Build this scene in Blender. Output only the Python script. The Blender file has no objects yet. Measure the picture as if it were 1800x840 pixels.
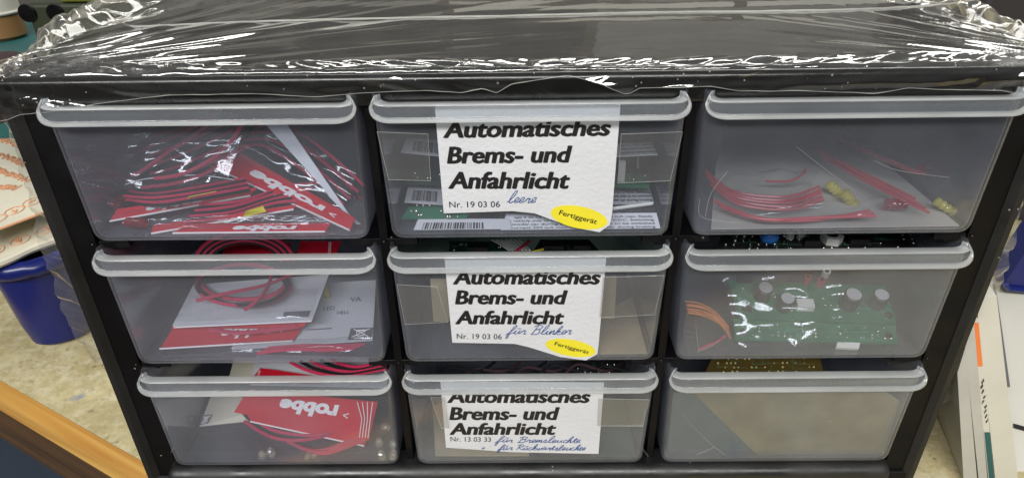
import bpy, bmesh, math, random
from mathutils import Vector, noise as mnoise
from math import sin, cos, radians, pi
random.seed(7)
sc = bpy.context.scene
COL = sc.collection
S = 0.01                                   # all lengths below are written in centimetres

# ------------------------------------------------------------------ camera
YAW, PITCH, ROLL = -0.0102, 0.5156, -0.0148
EYE = Vector((-0.397, -20.4295, 11.6319))
FW = Vector((sin(YAW)*cos(PITCH), cos(YAW)*cos(PITCH), -sin(PITCH)))
_rt = Vector((cos(YAW), -sin(YAW), 0)); _up = _rt.cross(FW)
RT = _rt*cos(ROLL) + _up*sin(ROLL); UP = -_rt*sin(ROLL) + _up*cos(ROLL)
cd = bpy.data.cameras.new('camera'); cam = bpy.data.objects.new('camera', cd); COL.objects.link(cam)
cd.sensor_width = 36; cd.lens = 24.0; cd.clip_start = 0.01; cd.clip_end = 50
from mathutils import Matrix
m3 = Matrix((RT, UP, -FW)).transposed()
cam.matrix_world = Matrix.Translation(EYE*S) @ m3.to_4x4()
sc.camera = cam

# ------------------------------------------------------------------ light and exposure
w = bpy.data.worlds.new('World'); sc.world = w; w.use_nodes = True
nt = w.node_tree; bg = nt.nodes['Background']
tc = nt.nodes.new('ShaderNodeTexCoord'); sep = nt.nodes.new('ShaderNodeSeparateXYZ')
mr = nt.nodes.new('ShaderNodeMapRange'); mr.inputs[1].default_value = -0.3; mr.inputs[2].default_value = 0.9
rp = nt.nodes.new('ShaderNodeValToRGB')
rp.color_ramp.elements[0].color = (.10, .095, .085, 1); rp.color_ramp.elements[1].color = (.62, .63, .64, 1)
nt.links.new(tc.outputs['Generated'], sep.inputs[0]); nt.links.new(sep.outputs[2], mr.inputs[0])
nt.links.new(mr.outputs[0], rp.inputs[0]); nt.links.new(rp.outputs[0], bg.inputs[0])
bg.inputs[1].default_value = 0.55
def area(name, loc, tgt, sx, sy, power, col=(1, .985, .955)):
    l = bpy.data.lights.new(name, 'AREA'); l.shape = 'RECTANGLE'; l.size = sx*S; l.size_y = sy*S
    l.energy = power; l.color = col
    o = bpy.data.objects.new(name, l); COL.objects.link(o); o.location = Vector(loc)*S
    o.rotation_euler = (Vector(tgt)-Vector(loc)).to_track_quat('-Z', 'Y').to_euler()
    return o
area('ceiling_tube', (-20, -105, 88), (0, 0, -2), 150, 24, 29)
area('rear_tube', (10, 98, 88), (0, 2, 4), 170, 30, 14, (1, .98, .93))
sc.view_settings.view_transform = 'Standard'; sc.view_settings.look = 'None'
sc.view_settings.exposure = 0.0; sc.view_settings.gamma = 1
cy = sc.cycles
cy.transparent_max_bounces = 64; cy.max_bounces = 10; cy.diffuse_bounces = 4; cy.glossy_bounces = 4
cy.transmission_bounces = 8; cy.use_denoising = True; cy.caustics_reflective = False; cy.caustics_refractive = False
cy.sample_clamp_indirect = 6

# ------------------------------------------------------------------ helpers
def ray(px, py): return FW + RT*((px-900)/1200) - UP*((py-420)/1200)
def at(px, py, Y=0.0):
    d = ray(px, py); return EYE + d*((Y-EYE.y)/d.y)
def on(px, py, Z):
    d = ray(px, py); return EYE + d*((Z-EYE.z)/d.z)

class MB:
    def __init__(s): s.v = []; s.f = []; s.m = []; s.mi = 0
    def add(s, vs, fs, mi=None):
        n = len(s.v); s.v += [Vector(p) for p in vs]
        for f in fs: s.f.append([i+n for i in f]); s.m.append(s.mi if mi is None else mi)
        return s
    def box(s, a, b, bev=0):
        x0, y0, z0 = a; x1, y1, z1 = b
        if bev:
            bm = bmesh.new(); bmesh.ops.create_cube(bm, size=1)
            for v in bm.verts: v.co = Vector(((x0+x1)/2+v.co.x*(x1-x0), (y0+y1)/2+v.co.y*(y1-y0), (z0+z1)/2+v.co.z*(z1-z0)))
            bmesh.ops.bevel(bm, geom=bm.edges[:], offset=bev, segments=3, affect='EDGES', profile=.5)
            bm.verts.ensure_lookup_table(); bm.verts.index_update()
            s.add([v.co.copy() for v in bm.verts], [[v.index for v in f.verts] for f in bm.faces]); bm.free(); return s
        vs = [(x0,y0,z0),(x1,y0,z0),(x1,y1,z0),(x0,y1,z0),(x0,y0,z1),(x1,y0,z1),(x1,y1,z1),(x0,y1,z1)]
        return s.add(vs, [(0,3,2,1),(4,5,6,7),(0,1,5,4),(1,2,6,5),(2,3,7,6),(3,0,4,7)])
    def tube(s, pts, r, n=8, closed=False):
        pts = [Vector(p) for p in pts]; k = len(pts); vs = []; fs = []
        ref = None
        for i, p in enumerate(pts):
            t = (pts[(i+1) % k if closed else min(i+1, k-1)] - pts[(i-1) if closed else max(i-1, 0)])
            t = t.normalized() if t.length > 1e-9 else Vector((1, 0, 0))
            if ref is None: ref = t.orthogonal().normalized()
            ref = (ref - t*ref.dot(t))
            ref = ref.normalized() if ref.length > 1e-6 else t.orthogonal().normalized()
            b = t.cross(ref); rr = r[i] if isinstance(r, (list, tuple)) else r
            for j in range(n): vs.append(p + (ref*cos(2*pi*j/n) + b*sin(2*pi*j/n))*rr)
        for i in range(k if closed else k-1):
            a = i*n; c = ((i+1) % k)*n
            for j in range(n): fs.append((a+j, a+(j+1) % n, c+(j+1) % n, c+j))
        if not closed: fs += [tuple(range(n))[::-1], tuple(range((k-1)*n, k*n))]
        return s.add(vs, fs)
    def cyl(s, c, ax, r, h, n=16, r2=None, bev=0):
        c = Vector(c); ax = Vector(ax).normalized(); r2 = r if r2 is None else r2
        if bev: return s.tube([c, c+ax*.001, c+ax*bev, c+ax*(h-bev), c+ax*(h-.001), c+ax*h], [r*.6, r-bev, r, r2, r2-bev, r2*.6], n)
        return s.tube([c, c+ax*h], [r, r2], n)
    def ball(s, c, r, n=8, sq=(1, 1, 1)):
        c = Vector(c); vs = []; fs = []
        for i in range(n+1):
            for j in range(n*2):
                a = pi*i/n; b = pi*j/n
                vs.append(c+Vector((sin(a)*cos(b)*r*sq[0], sin(a)*sin(b)*r*sq[1], cos(a)*r*sq[2])))
        for i in range(n):
            for j in range(n*2): fs.append((i*2*n+j, (i+1)*2*n+j, (i+1)*2*n+(j+1) % (2*n), i*2*n+(j+1) % (2*n)))
        return s.add(vs, fs)
    def slab(s, poly, th, nrm=None):
        poly = [Vector(p) for p in poly]; k = len(poly)
        if nrm is None:
            nrm = Vector((0, 0, 0))
            for i in range(k): nrm += (poly[i]).cross(poly[(i+1) % k])
            nrm.normalize()
        nrm = Vector(nrm)
        vs = poly + [p-nrm*th for p in poly]
        fs = [tuple(range(k)), tuple(range(k, 2*k))[::-1]] + [(i, k+i, k+(i+1) % k, (i+1) % k)[::-1] for i in range(k)]
        return s.add(vs, fs)
    def build(s, name, mats, parent=None, smooth=False, solid=0, subsurf=0):
        org = Vector(parent['org']) if parent else Vector((0, 0, 0))
        me = bpy.data.meshes.new(name)
        me.from_pydata([tuple((p-org)*S) for p in s.v], [], s.f)
        for m in (mats if isinstance(mats, (list, tuple)) else [mats]): me.materials.append(m)
        for p, i in zip(me.polygons, s.m):
            p.material_index = i
            p.use_smooth = bool(smooth) and len(p.vertices) < 9
        me.update()
        bm = bmesh.new(); bm.from_mesh(me); bmesh.ops.remove_doubles(bm, verts=bm.verts, dist=1e-6)
        if not smooth == 'sheet': bmesh.ops.recalc_face_normals(bm, faces=bm.faces)
        bm.to_mesh(me); bm.free()
        if smooth and smooth != 'sheet':
            me.set_sharp_from_angle(angle=radians(40))
            for p in me.polygons: p.use_smooth = len(p.vertices) < 9
        o = bpy.data.objects.new(name, me); COL.objects.link(o)
        if parent: o.parent = parent; o['org'] = tuple(org)
        else: o['org'] = (0, 0, 0)
        if solid:
            md = o.modifiers.new('thickness', 'SOLIDIFY'); md.thickness = solid*S; md.offset = -1 if solid > 0 else 1
        if smooth and smooth != 'sheet' and len(s.f) < 400:
            wn = o.modifiers.new('weighted', 'WEIGHTED_NORMAL'); wn.keep_sharp = True
        if subsurf:
            md = o.modifiers.new('sub', 'SUBSURF'); md.levels = subsurf; md.render_levels = subsurf
        return o
def tag(o, label=None, cat=None, group=None, kind=None):
    if label: o['label'] = label
    if cat: o['category'] = cat
    if group: o['group'] = group
    if kind: o['kind'] = kind
    return o
def thing(name, loc, label, cat, group=None):
    o = bpy.data.objects.new(name, None); COL.objects.link(o)
    o.location = Vector(loc)*S; o['org'] = tuple(loc); o.empty_display_size = .01
    return tag(o, label, cat, group)
def solo(mb, name, mat, label, cat, group=None, **k): return tag(mb.build(name, mat, None, **k), label, cat, group)
def spline(pts, n=6, closed=False):
    P = [Vector(p) for p in pts]; k = len(P); out = []
    rng = range(k) if closed else range(k-1)
    for i in rng:
        p0 = P[(i-1) % k] if closed or i > 0 else P[0]; p1 = P[i]; p2 = P[(i+1) % k]; p3 = P[(i+2) % k] if closed or i+2 < k else P[-1]
        for j in range(n):
            t = j/n
            out.append(.5*((2*p1)+(p2-p0)*t+(2*p0-5*p1+4*p2-p3)*t*t+(3*p1-p0-3*p2+p3)*t**3))
    if not closed: out.append(P[-1])
    return out
_tc = {}
def glyphs(s, bold=0, shear=0):
    """outline of a word as flat triangles, in a box 0..1 wide by real proportion"""
    k = (s, bold, shear)
    if k in _tc: return _tc[k]
    c = bpy.data.curves.new('t', 'FONT'); c.body = s; c.size = 1; c.offset = bold; c.shear = shear; c.resolution_u = 3
    o = bpy.data.objects.new('t', c); COL.objects.link(o)
    dg = bpy.context.evaluated_depsgraph_get(); me = bpy.data.meshes.new_from_object(o.evaluated_get(dg))
    vs = [(v.co.x, v.co.y) for v in me.vertices]; fs = [tuple(p.vertices) for p in me.polygons]
    bpy.data.objects.remove(o); bpy.data.curves.remove(c); bpy.data.meshes.remove(me)
    x0 = min(v[0] for v in vs); x1 = max(v[0] for v in vs)
    _tc[k] = ([(v[0]-x0, v[1]) for v in vs], fs, x1-x0); return _tc[k]
def put_text(mb, s, o, ex, ey, width=None, cap=None, bold=0, shear=0, mi=None):
    """o = baseline start, ex/ey = unit directions; cap = capital height"""
    vs, fs, wd = glyphs(s, bold if bold <= .02 else .012, shear)
    ky = cap/0.73 if cap else width/wd; kx = width/wd if width else ky
    o = Vector(o); nn = ex.cross(ey)
    for k, (dx, dy) in enumerate(((0, 0), (-bold, 0), (bold, 0), (-bold*.5, bold*.35), (bold*.5, -bold*.35)) if bold > .02 else ((0, 0),)):
        mb.add([o+ex*(x*kx+dx*kx)+ey*(y*ky+dy*ky)+nn*(.0008*k) for x, y in vs], fs, mi)
def patch_text(mb, quad, s, u0, u1, v0, v1, bold=0, shear=0, mi=None, lift=.03, rot=False):
    """text on a flat card: quad = (bottom left, bottom right, top right, top left), u/v in 0..1"""
    a, b, c, d = [Vector(p) for p in quad]; n = (b-a).cross(d-a).normalized()
    if n.dot(EYE-a) < 0: n = -n
    vs, fs, wd = glyphs(s, bold, shear); out = []
    for x, y in vs:
        u = x/wd; v = y/.73
        if rot: u, v = 1-u, 1-v
        u = u0+(u1-u0)*u; v = v0+(v1-v0)*v
        out.append((a*(1-u)+b*u)*(1-v)+(d*(1-u)+c*u)*v + n*lift)
    mb.add(out, fs, mi)
def patch_rect(mb, quad, u0, u1, v0, v1, mi=None, lift=.02):
    a, b, c, d = [Vector(p) for p in quad]; n = (b-a).cross(d-a).normalized()
    if n.dot(EYE-a) < 0: n = -n
    P = lambda u, v: (a*(1-u)+b*u)*(1-v)+(d*(1-u)+c*u)*v+n*lift
    mb.add([P(u0, v0), P(u1, v0), P(u1, v1), P(u0, v1)], [(0, 1, 2, 3)], mi)

# ------------------------------------------------------------------ materials
def nodes(name):
    m = bpy.data.materials.new(name); m.use_nodes = True; return m, m.node_tree, m.node_tree.nodes, m.node_tree.links
def mat(name, col, rough=.5, var=0, scale=20, bump=0, bscale=200, metal=0, spec=.5, coat=0, trans=0, col2=None, dust=0):
    m, t, N, L = nodes(name); b = N['Principled BSDF']
    b.inputs['Base Color'].default_value = (*col, 1); b.inputs['Roughness'].default_value = rough
    b.inputs['Metallic'].default_value = metal; b.inputs['Specular IOR Level'].default_value = spec
    b.inputs['Coat Weight'].default_value = coat; b.inputs['Transmission Weight'].default_value = trans
    tcn = N.new('ShaderNodeTexCoord')
    if var or col2:
        n = N.new('ShaderNodeTexNoise'); n.inputs['Scale'].default_value = scale; n.inputs['Detail'].default_value = 6
        r = N.new('ShaderNodeValToRGB'); r.color_ramp.elements[0].position = .35; r.color_ramp.elements[1].position = .65
        c2 = col2 or tuple(max(0, c*(1-var)) for c in col)
        r.color_ramp.elements[0].color = (*c2, 1); r.color_ramp.elements[1].color = (*col, 1)
        L.new(tcn.outputs['Object'], n.inputs['Vector']); L.new(n.outputs['Fac'], r.inputs[0]); L.new(r.outputs[0], b.inputs['Base Color'])
    if dust:                                        # dust specks and scuffs lying on the plastic
        vo = N.new('ShaderNodeTexVoronoi'); vo.inputs['Scale'].default_value = 420; L.new(tcn.outputs['Object'], vo.inputs['Vector'])
        sp_ = N.new('ShaderNodeSeparateColor'); L.new(vo.outputs['Color'], sp_.inputs[0])
        g1 = N.new('ShaderNodeMath'); g1.operation = 'GREATER_THAN'; g1.inputs[1].default_value = 1-dust; L.new(sp_.outputs[0], g1.inputs[0])
        g2 = N.new('ShaderNodeMath'); g2.operation = 'LESS_THAN'; g2.inputs[1].default_value = .14; L.new(vo.outputs['Distance'], g2.inputs[0])
        g3 = N.new('ShaderNodeMath'); g3.operation = 'MULTIPLY'; L.new(g1.outputs[0], g3.inputs[0]); L.new(g2.outputs[0], g3.inputs[1])
        mxd = N.new('ShaderNodeMixRGB'); mxd.inputs[2].default_value = (.22, .21, .20, 1); L.new(g3.outputs[0], mxd.inputs[0])
        src = b.inputs['Base Color']
        if src.is_linked: L.new(src.links[0].from_socket, mxd.inputs[1])
        else: mxd.inputs[1].default_value = (*col, 1)
        L.new(mxd.outputs[0], src)
        nr = N.new('ShaderNodeTexNoise'); nr.inputs['Scale'].default_value = 55; nr.inputs['Detail'].default_value = 9
        rm = N.new('ShaderNodeMapRange'); rm.inputs[1].default_value = .35; rm.inputs[2].default_value = .65; rm.inputs[3].default_value = rough*.75; rm.inputs[4].default_value = rough*1.4
        L.new(tcn.outputs['Object'], nr.inputs['Vector']); L.new(nr.outputs['Fac'], rm.inputs[0]); L.new(rm.outputs[0], b.inputs['Roughness'])
    if bump:
        n2 = N.new('ShaderNodeTexNoise'); n2.inputs['Scale'].default_value = bscale; n2.inputs['Detail'].default_value = 4
        bp = N.new('ShaderNodeBump'); bp.inputs['Strength'].default_value = bump; bp.inputs['Distance'].default_value = .001
        L.new(tcn.outputs['Object'], n2.inputs['Vector']); L.new(n2.outputs['Fac'], bp.inputs['Height']); L.new(bp.outputs[0], b.inputs['Normal'])
    return m
def clear(name, tint, milk, haze, rough, fres=1.0, ior=1.49, bump=0, bscale=60, aniso=(1, 1, 1), dust=0, grazing=0):
    """thin plastic: straight-through light + a little scattering + surface reflection"""
    m, t, N, L = nodes(name); N.remove(N['Principled BSDF']); out = N['Material Output']
    tr = N.new('ShaderNodeBsdfTransparent'); tr.inputs[0].default_value = (*tint, 1)
    df = N.new('ShaderNodeBsdfDiffuse'); df.inputs[0].default_value = (*milk, 1)
    tl = N.new('ShaderNodeBsdfTranslucent'); tl.inputs[0].default_value = (*milk, 1)
    mx = N.new('ShaderNodeMixShader'); mx.inputs[0].default_value = .5
    L.new(df.outputs[0], mx.inputs[1]); L.new(tl.outputs[0], mx.inputs[2])
    m1 = N.new('ShaderNodeMixShader')
    L.new(tr.outputs[0], m1.inputs[1]); L.new(mx.outputs[0], m1.inputs[2])
    tcn = N.new('ShaderNodeTexCoord'); mp = N.new('ShaderNodeMapping'); mp.inputs['Scale'].default_value = aniso
    oi = N.new('ShaderNodeObjectInfo'); ad = N.new('ShaderNodeVectorMath'); ad.operation = 'ADD'
    L.new(tcn.outputs['Object'], ad.inputs[0]); L.new(oi.outputs['Random'], ad.inputs[1]); L.new(ad.outputs[0], mp.inputs[0])
    hz = N.new('ShaderNodeTexNoise'); hz.inputs['Scale'].default_value = 35; hz.inputs['Detail'].default_value = 5
    L.new(mp.outputs[0], hz.inputs['Vector'])
    hm = N.new('ShaderNodeMapRange'); hm.inputs[1].default_value = .3; hm.inputs[2].default_value = .7
    hm.inputs[3].default_value = haze*.75; hm.inputs[4].default_value = haze*1.3
    L.new(hz.outputs['Fac'], hm.inputs[0])
    if dust:                                        # scattered white dust specks lying on the surface
        vo = N.new('ShaderNodeTexVoronoi'); vo.inputs['Scale'].default_value = 650; L.new(mp.outputs[0], vo.inputs['Vector'])
        sp_ = N.new('ShaderNodeSeparateColor'); L.new(vo.outputs['Color'], sp_.inputs[0])
        g1 = N.new('ShaderNodeMath'); g1.operation = 'GREATER_THAN'; g1.inputs[1].default_value = .90; L.new(sp_.outputs[0], g1.inputs[0])
        g2 = N.new('ShaderNodeMath'); g2.operation = 'LESS_THAN'; g2.inputs[1].default_value = .16; L.new(vo.outputs['Distance'], g2.inputs[0])
        g3 = N.new('ShaderNodeMath'); g3.operation = 'MULTIPLY'; L.new(g1.outputs[0], g3.inputs[0]); L.new(g2.outputs[0], g3.inputs[1])
        g4 = N.new('ShaderNodeMath'); g4.operation = 'MULTIPLY_ADD'; g4.inputs[1].default_value = dust; L.new(g3.outputs[0], g4.inputs[0]); L.new(hm.outputs[0], g4.inputs[2])
        L.new(g4.outputs[0], m1.inputs[0])
    else:                                           # a longer way through the plastic at glancing angles looks milkier
        lw = N.new('ShaderNodeLayerWeight'); lw.inputs[0].default_value = .5
        pw2 = N.new('ShaderNodeMath'); pw2.operation = 'POWER'; pw2.inputs[1].default_value = 2.2; L.new(lw.outputs['Facing'], pw2.inputs[0])
        ma = N.new('ShaderNodeMath'); ma.operation = 'MULTIPLY_ADD'; ma.inputs[1].default_value = grazing; ma.inputs[2].default_value = 1; L.new(pw2.outputs[0], ma.inputs[0])
        mm = N.new('ShaderNodeMath'); mm.operation = 'MULTIPLY'; mm.use_clamp = True; L.new(ma.outputs[0], mm.inputs[0]); L.new(hm.outputs[0], mm.inputs[1])
        L.new(mm.outputs[0], m1.inputs[0])
    gl = N.new('ShaderNodeBsdfGlossy'); gl.inputs['Roughness'].default_value = rough; gl.inputs[0].default_value = (1, 1, 1, 1)
    fr = N.new('ShaderNodeFresnel')
    ge = N.new('ShaderNodeNewGeometry'); pw = N.new('ShaderNodeMath'); pw.operation = 'MULTIPLY_ADD'
    pw.inputs[1].default_value = 1/ior-ior; pw.inputs[2].default_value = ior      # same reflectance from both sides of the thin sheet
    L.new(ge.outputs['Backfacing'], pw.inputs[0]); L.new(pw.outputs[0], fr.inputs[0])
    mu = N.new('ShaderNodeMath'); mu.operation = 'MULTIPLY'; mu.use_clamp = True; mu.inputs[1].default_value = fres
    L.new(fr.outputs[0], mu.inputs[0])
    m2 = N.new('ShaderNodeMixShader'); L.new(mu.outputs[0], m2.inputs[0]); L.new(m1.outputs[0], m2.inputs[1]); L.new(gl.outputs[0], m2.inputs[2])
    if bump:
        n2 = N.new('ShaderNodeTexNoise'); n2.inputs['Scale'].default_value = bscale; n2.inputs['Detail'].default_value = 5
        bp = N.new('ShaderNodeBump'); bp.inputs['Strength'].default_value = bump; bp.inputs['Distance'].default_value = .001
        L.new(mp.outputs[0], n2.inputs['Vector']); L.new(n2.outputs['Fac'], bp.inputs['Height'])
        for x in (gl, fr): L.new(bp.outputs[0], x.inputs['Normal'])
    L.new(m2.outputs[0], out.inputs['Surface']); return m

M = {}
M['black'] = mat('black_plastic', (.0030, .0026, .0034), .40, .25, 40, .10, 700, spec=.22, dust=.05)
M['blackrim'] = mat('black_rim_plastic', (.010, .0095, .0095), .45, .2, 60, .12, 700, spec=.5, dust=.07)
M['roll'] = mat('black_satin_plastic', (.008, .008, .008), .40, 0, 40, .08, 600, spec=.7, dust=.06)
M['blackgloss'] = mat('black_gloss_plastic', (.006, .006, .006), .22, 0, 40, .06, 500, dust=.04)
M['pp'] = clear('frosted_polypropylene', (.93, .945, .98), (.70, .74, .85), .068, .13, 1.4, 1.47, .025, 300, grazing=4)
M['rim'] = clear('frosted_polypropylene_edge', (.93, .95, .97), (.84, .86, .86), .50, .12, 1.2, 1.49, .08, 200)
M['lip'] = clear('frosted_polypropylene_thick', (.93, .95, .97), (.76, .79, .83), .10, .12, 1.2, 1.49, .08, 200)
M['film'] = clear('shrink_film', (.97, .97, .97), (.8, .8, .8), .004, .04, 2.0, 1.5, .08, 60, dust=.6)
M['flap'] = clear('crumpled_film', (.96, .96, .95), (.8, .8, .76), .09, .10, 1.3, 1.5, .35, 120)
M['scratch'] = clear('scuffed_plastic', (.96, .96, .96), (.8, .8, .8), .32, .15, 1.0)
M['seam'] = clear('film_seam', (.96, .96, .95), (.85, .85, .80), .55, .15, 1.2, 1.5, .3, 200)
M['bag'] = clear('polythene_bag', (.97, .97, .97), (.8, .8, .8), .03, .09, 1.6, 1.5, .35, 110)
M['tape'] = clear('clear_tape', (.95, .95, .95), (.8, .8, .8), .05, .12, 1.6, 1.5, .1, 200)
M['paper'] = mat('white_card', (.61, .62, .65), .65, .05, 60, .25, 700)
M['cream'] = mat('cream_sheet', (.68, .64, .51), .8, .12, 25, .1, 300)
M['ink'] = mat('black_ink', (.010, .009, .010), .5)
M['pen'] = mat('blue_pen', (.03, .07, .22), .5)
M['yellow'] = mat('yellow_print', (.78, .68, .03), .5, .08, 60)
M['orange'] = mat('orange_print', (.70, .36, .20), .7)
M['orangeband'] = mat('orange_band', (.75, .20, .05), .6)
M['red'] = mat('red_card', (.56, .012, .03), .35, .08, 50)
M['white'] = mat('white_print', (.80, .78, .78), .5)
M['grey'] = mat('grey_print', (.12, .12, .13), .6)
M['wirered'] = mat('red_cable', (.50, .03, .085), .28)
M['wireblack'] = mat('black_cable', (.012, .012, .014), .35)
M['wireorange'] = mat('orange_cable', (.62, .22, .08), .4)
M['pcb'] = mat('green_circuit_board', (.012, .16, .075), .3, .3, 80, coat=.3)
M['track'] = mat('board_tracks', (.10, .30, .18), .35)
M['pcbdark'] = mat('dark_circuit_board', (.012, .05, .03), .35, .3, 80)
M['pcbbrown'] = mat('brown_circuit_board', (.12, .085, .02), .4, .3, 80)
M['solder'] = mat('solder', (.75, .73, .68), .25, metal=1)
M['gold'] = mat('gold_solder', (.72, .58, .28), .28, metal=1)
M['captop'] = mat('capacitor_top', (.55, .55, .55), .35, metal=.3)
M['chip'] = mat('black_component', (.012, .012, .013), .4)
M['alu'] = mat('aluminium', (.75, .75, .75), .3, metal=1)
M['ceram'] = mat('pale_component', (.70, .70, .64), .4)
M['bluecap'] = mat('blue_component', (.02, .16, .55), .3)
M['led'] = clear('clear_led_resin', (.90, .87, .80), (.80, .74, .62), .26, .1, 1.6)
M['ledred'] = clear('red_led_resin', (.75, .18, .2), (.65, .06, .09), .35, .1, 1.4)
M['ledyel'] = clear('yellow_led_resin', (.85, .80, .35), (.80, .74, .20), .75, .12, 1.2)
M['tan'] = mat('tan_sheet', (.40, .33, .20), .8, .22, 50, .1, 200)
M['greytan'] = mat('grey_tan_sheet', (.46, .45, .40), .8, .18, 60, .1, 200)
M['wirepink'] = mat('thin_red_cable', (.48, .07, .09), .3)
M['tandark'] = mat('dark_tan_reflection', (.21, .175, .08), .85, .3, 90, .1, 200)  # bench reflection in the drawer front, put into a tan colour
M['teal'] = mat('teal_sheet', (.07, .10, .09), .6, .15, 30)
M['mint'] = mat('mint_sheet', (.45, .66, .50), .6, .1, 30)
M['blue'] = mat('blue_plastic', (.006, .013, .13), .28, .15, 20, .05, 200)
M['jarbrown'] = mat('brown_jar', (.25, .14, .055), .4, .15, 30)
M['offwhite'] = mat('off_white_plastic', (.55, .54, .48), .45, .06, 30, .05, 200)
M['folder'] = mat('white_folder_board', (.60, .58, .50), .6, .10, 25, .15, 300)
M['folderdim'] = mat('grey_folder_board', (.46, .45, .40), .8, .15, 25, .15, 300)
M['darkgreen'] = mat('dark_green_plastic', (.025, .032, .014), .5, .2, 30)
M['olive'] = mat('olive_plastic', (.20, .23, .03), .5, .1, 30)
M['tealbox'] = mat('teal_plastic', (.015, .10, .10), .5, .1, 30)
M['maroon'] = mat('dark_maroon_cloth', (.035, .012, .018), .8, .2, 40)
M['darkcloth'] = mat('dark_grey_plastic', (.030, .026, .028), .6, .2, 30)
M['slate'] = mat('slate_blue_board', (.035, .05, .075), .6, .1, 20)
M['floor'] = mat('floor_lino', (.26, .23, .17), .8, .2, 6)
def wall_mat():
    m, t, N, L = nodes('wall_reflection_panels'); b = N['Principled BSDF']; b.inputs['Roughness'].default_value = .8
    tcn = N.new('ShaderNodeTexCoord'); mp = N.new('ShaderNodeMapping'); mp.inputs['Rotation'].default_value = (pi/2, 0, 0); mp.inputs['Location'].default_value = (.13, .07, 0)
    br = N.new('ShaderNodeTexBrick'); br.inputs['Scale'].default_value = 1; br.inputs['Brick Width'].default_value = .52; br.inputs['Row Height'].default_value = .17
    br.inputs['Mortar Size'].default_value = .012; br.inputs['Color1'].default_value = (.46, .46, .43, 1); br.inputs['Color2'].default_value = (.07, .07, .07, 1); br.inputs['Mortar'].default_value = (.14, .13, .12, 1)  # made-up light and dark panels to vary the film's reflections
    L.new(tcn.outputs['Object'], mp.inputs[0]); L.new(mp.outputs[0], br.inputs['Vector']); L.new(br.outputs['Color'], b.inputs['Base Color'])
    return m
M['wall'] = wall_mat()

def table_mat():
    m, t, N, L = nodes('worn_bench_top'); b = N['Principled BSDF']; b.inputs['Roughness'].default_value = .75
    tcn = N.new('ShaderNodeTexCoord')
    def nz(scale, det, lo, hi, rough=.6):
        n = N.new('ShaderNodeTexNoise'); n.inputs['Scale'].default_value = scale; n.inputs['Detail'].default_value = det; n.inputs['Roughness'].default_value = rough
        L.new(tcn.outputs['Object'], n.inputs['Vector'])
        r = N.new('ShaderNodeMapRange'); r.inputs[1].default_value = lo; r.inputs[2].default_value = hi
        L.new(n.outputs['Fac'], r.inputs[0]); return r.outputs[0]
    cur = None
    def mix(a, c, f):
        x = N.new('ShaderNodeMixRGB'); x.inputs[2].default_value = (*c, 1); L.new(f, x.inputs[0])
        if isinstance(a, tuple): x.inputs[1].default_value = (*a, 1)
        else: L.new(a, x.inputs[1])
        return x.outputs[0]
    c = mix((.55, .48, .27), (.40, .33, .16), nz(60, 10, .42, .62, .7))
    c = mix(c, (.63, .57, .38), nz(110, 10, .46, .62, .75))
    c = mix(c, (.36, .30, .15), nz(16, 12, .50, .66, .75))
    c = mix(c, (.33, .27, .13), nz(260, 10, .53, .64, .8))
    c = mix(c, (.18, .13, .06), nz(85, 12, .58, .65, .8))
    c = mix(c, (.10, .075, .04), nz(60, 14, .61, .66, .85))
    c = mix(c, (.25, .27, .30), nz(45, 6, .63, .70))
    L.new(c, b.inputs['Base Color'])
    n2 = N.new('ShaderNodeTexNoise'); n2.inputs['Scale'].default_value = 160; n2.inputs['Detail'].default_value = 8
    bp = N.new('ShaderNodeBump'); bp.inputs['Strength'].default_value = .5; bp.inputs['Distance'].default_value = .001
    L.new(tcn.outputs['Object'], n2.inputs['Vector']); L.new(n2.outputs['Fac'], bp.inputs['Height']); L.new(bp.outputs[0], b.inputs['Normal'])
    return m
def wood_mat(name, c1, c2, rot):
    m, t, N, L = nodes(name); b = N['Principled BSDF']; b.inputs['Roughness'].default_value = .5
    tcn = N.new('ShaderNodeTexCoord'); mp = N.new('ShaderNodeMapping'); mp.inputs['Rotation'].default_value = (0, 0, rot)
    mp2 = N.new('ShaderNodeMapping'); mp2.inputs['Scale'].default_value = (3, 90, 90)
    L.new(tcn.outputs['Object'], mp.inputs[0]); L.new(mp.outputs[0], mp2.inputs[0])
    n = N.new('ShaderNodeTexNoise'); n.inputs['Scale'].default_value = 1.6; n.inputs['Detail'].default_value = 8; n.inputs['Distortion'].default_value = .6
    L.new(mp2.outputs[0], n.inputs['Vector'])
    r = N.new('ShaderNodeValToRGB'); r.color_ramp.elements[0].position = .34; r.color_ramp.elements[1].position = .66
    r.color_ramp.elements[0].color = (*c1, 1); r.color_ramp.elements[1].color = (*c2, 1)
    L.new(n.outputs['Fac'], r.inputs[0]); L.new(r.outputs[0], b.inputs['Base Color'])
    bp = N.new('ShaderNodeBump'); bp.inputs['Strength'].default_value = .3; bp.inputs['Distance'].default_value = .001
    L.new(n.outputs['Fac'], bp.inputs['Height']); L.new(bp.outputs[0], b.inputs['Normal'])
    return m
M['table'] = table_mat()

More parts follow.
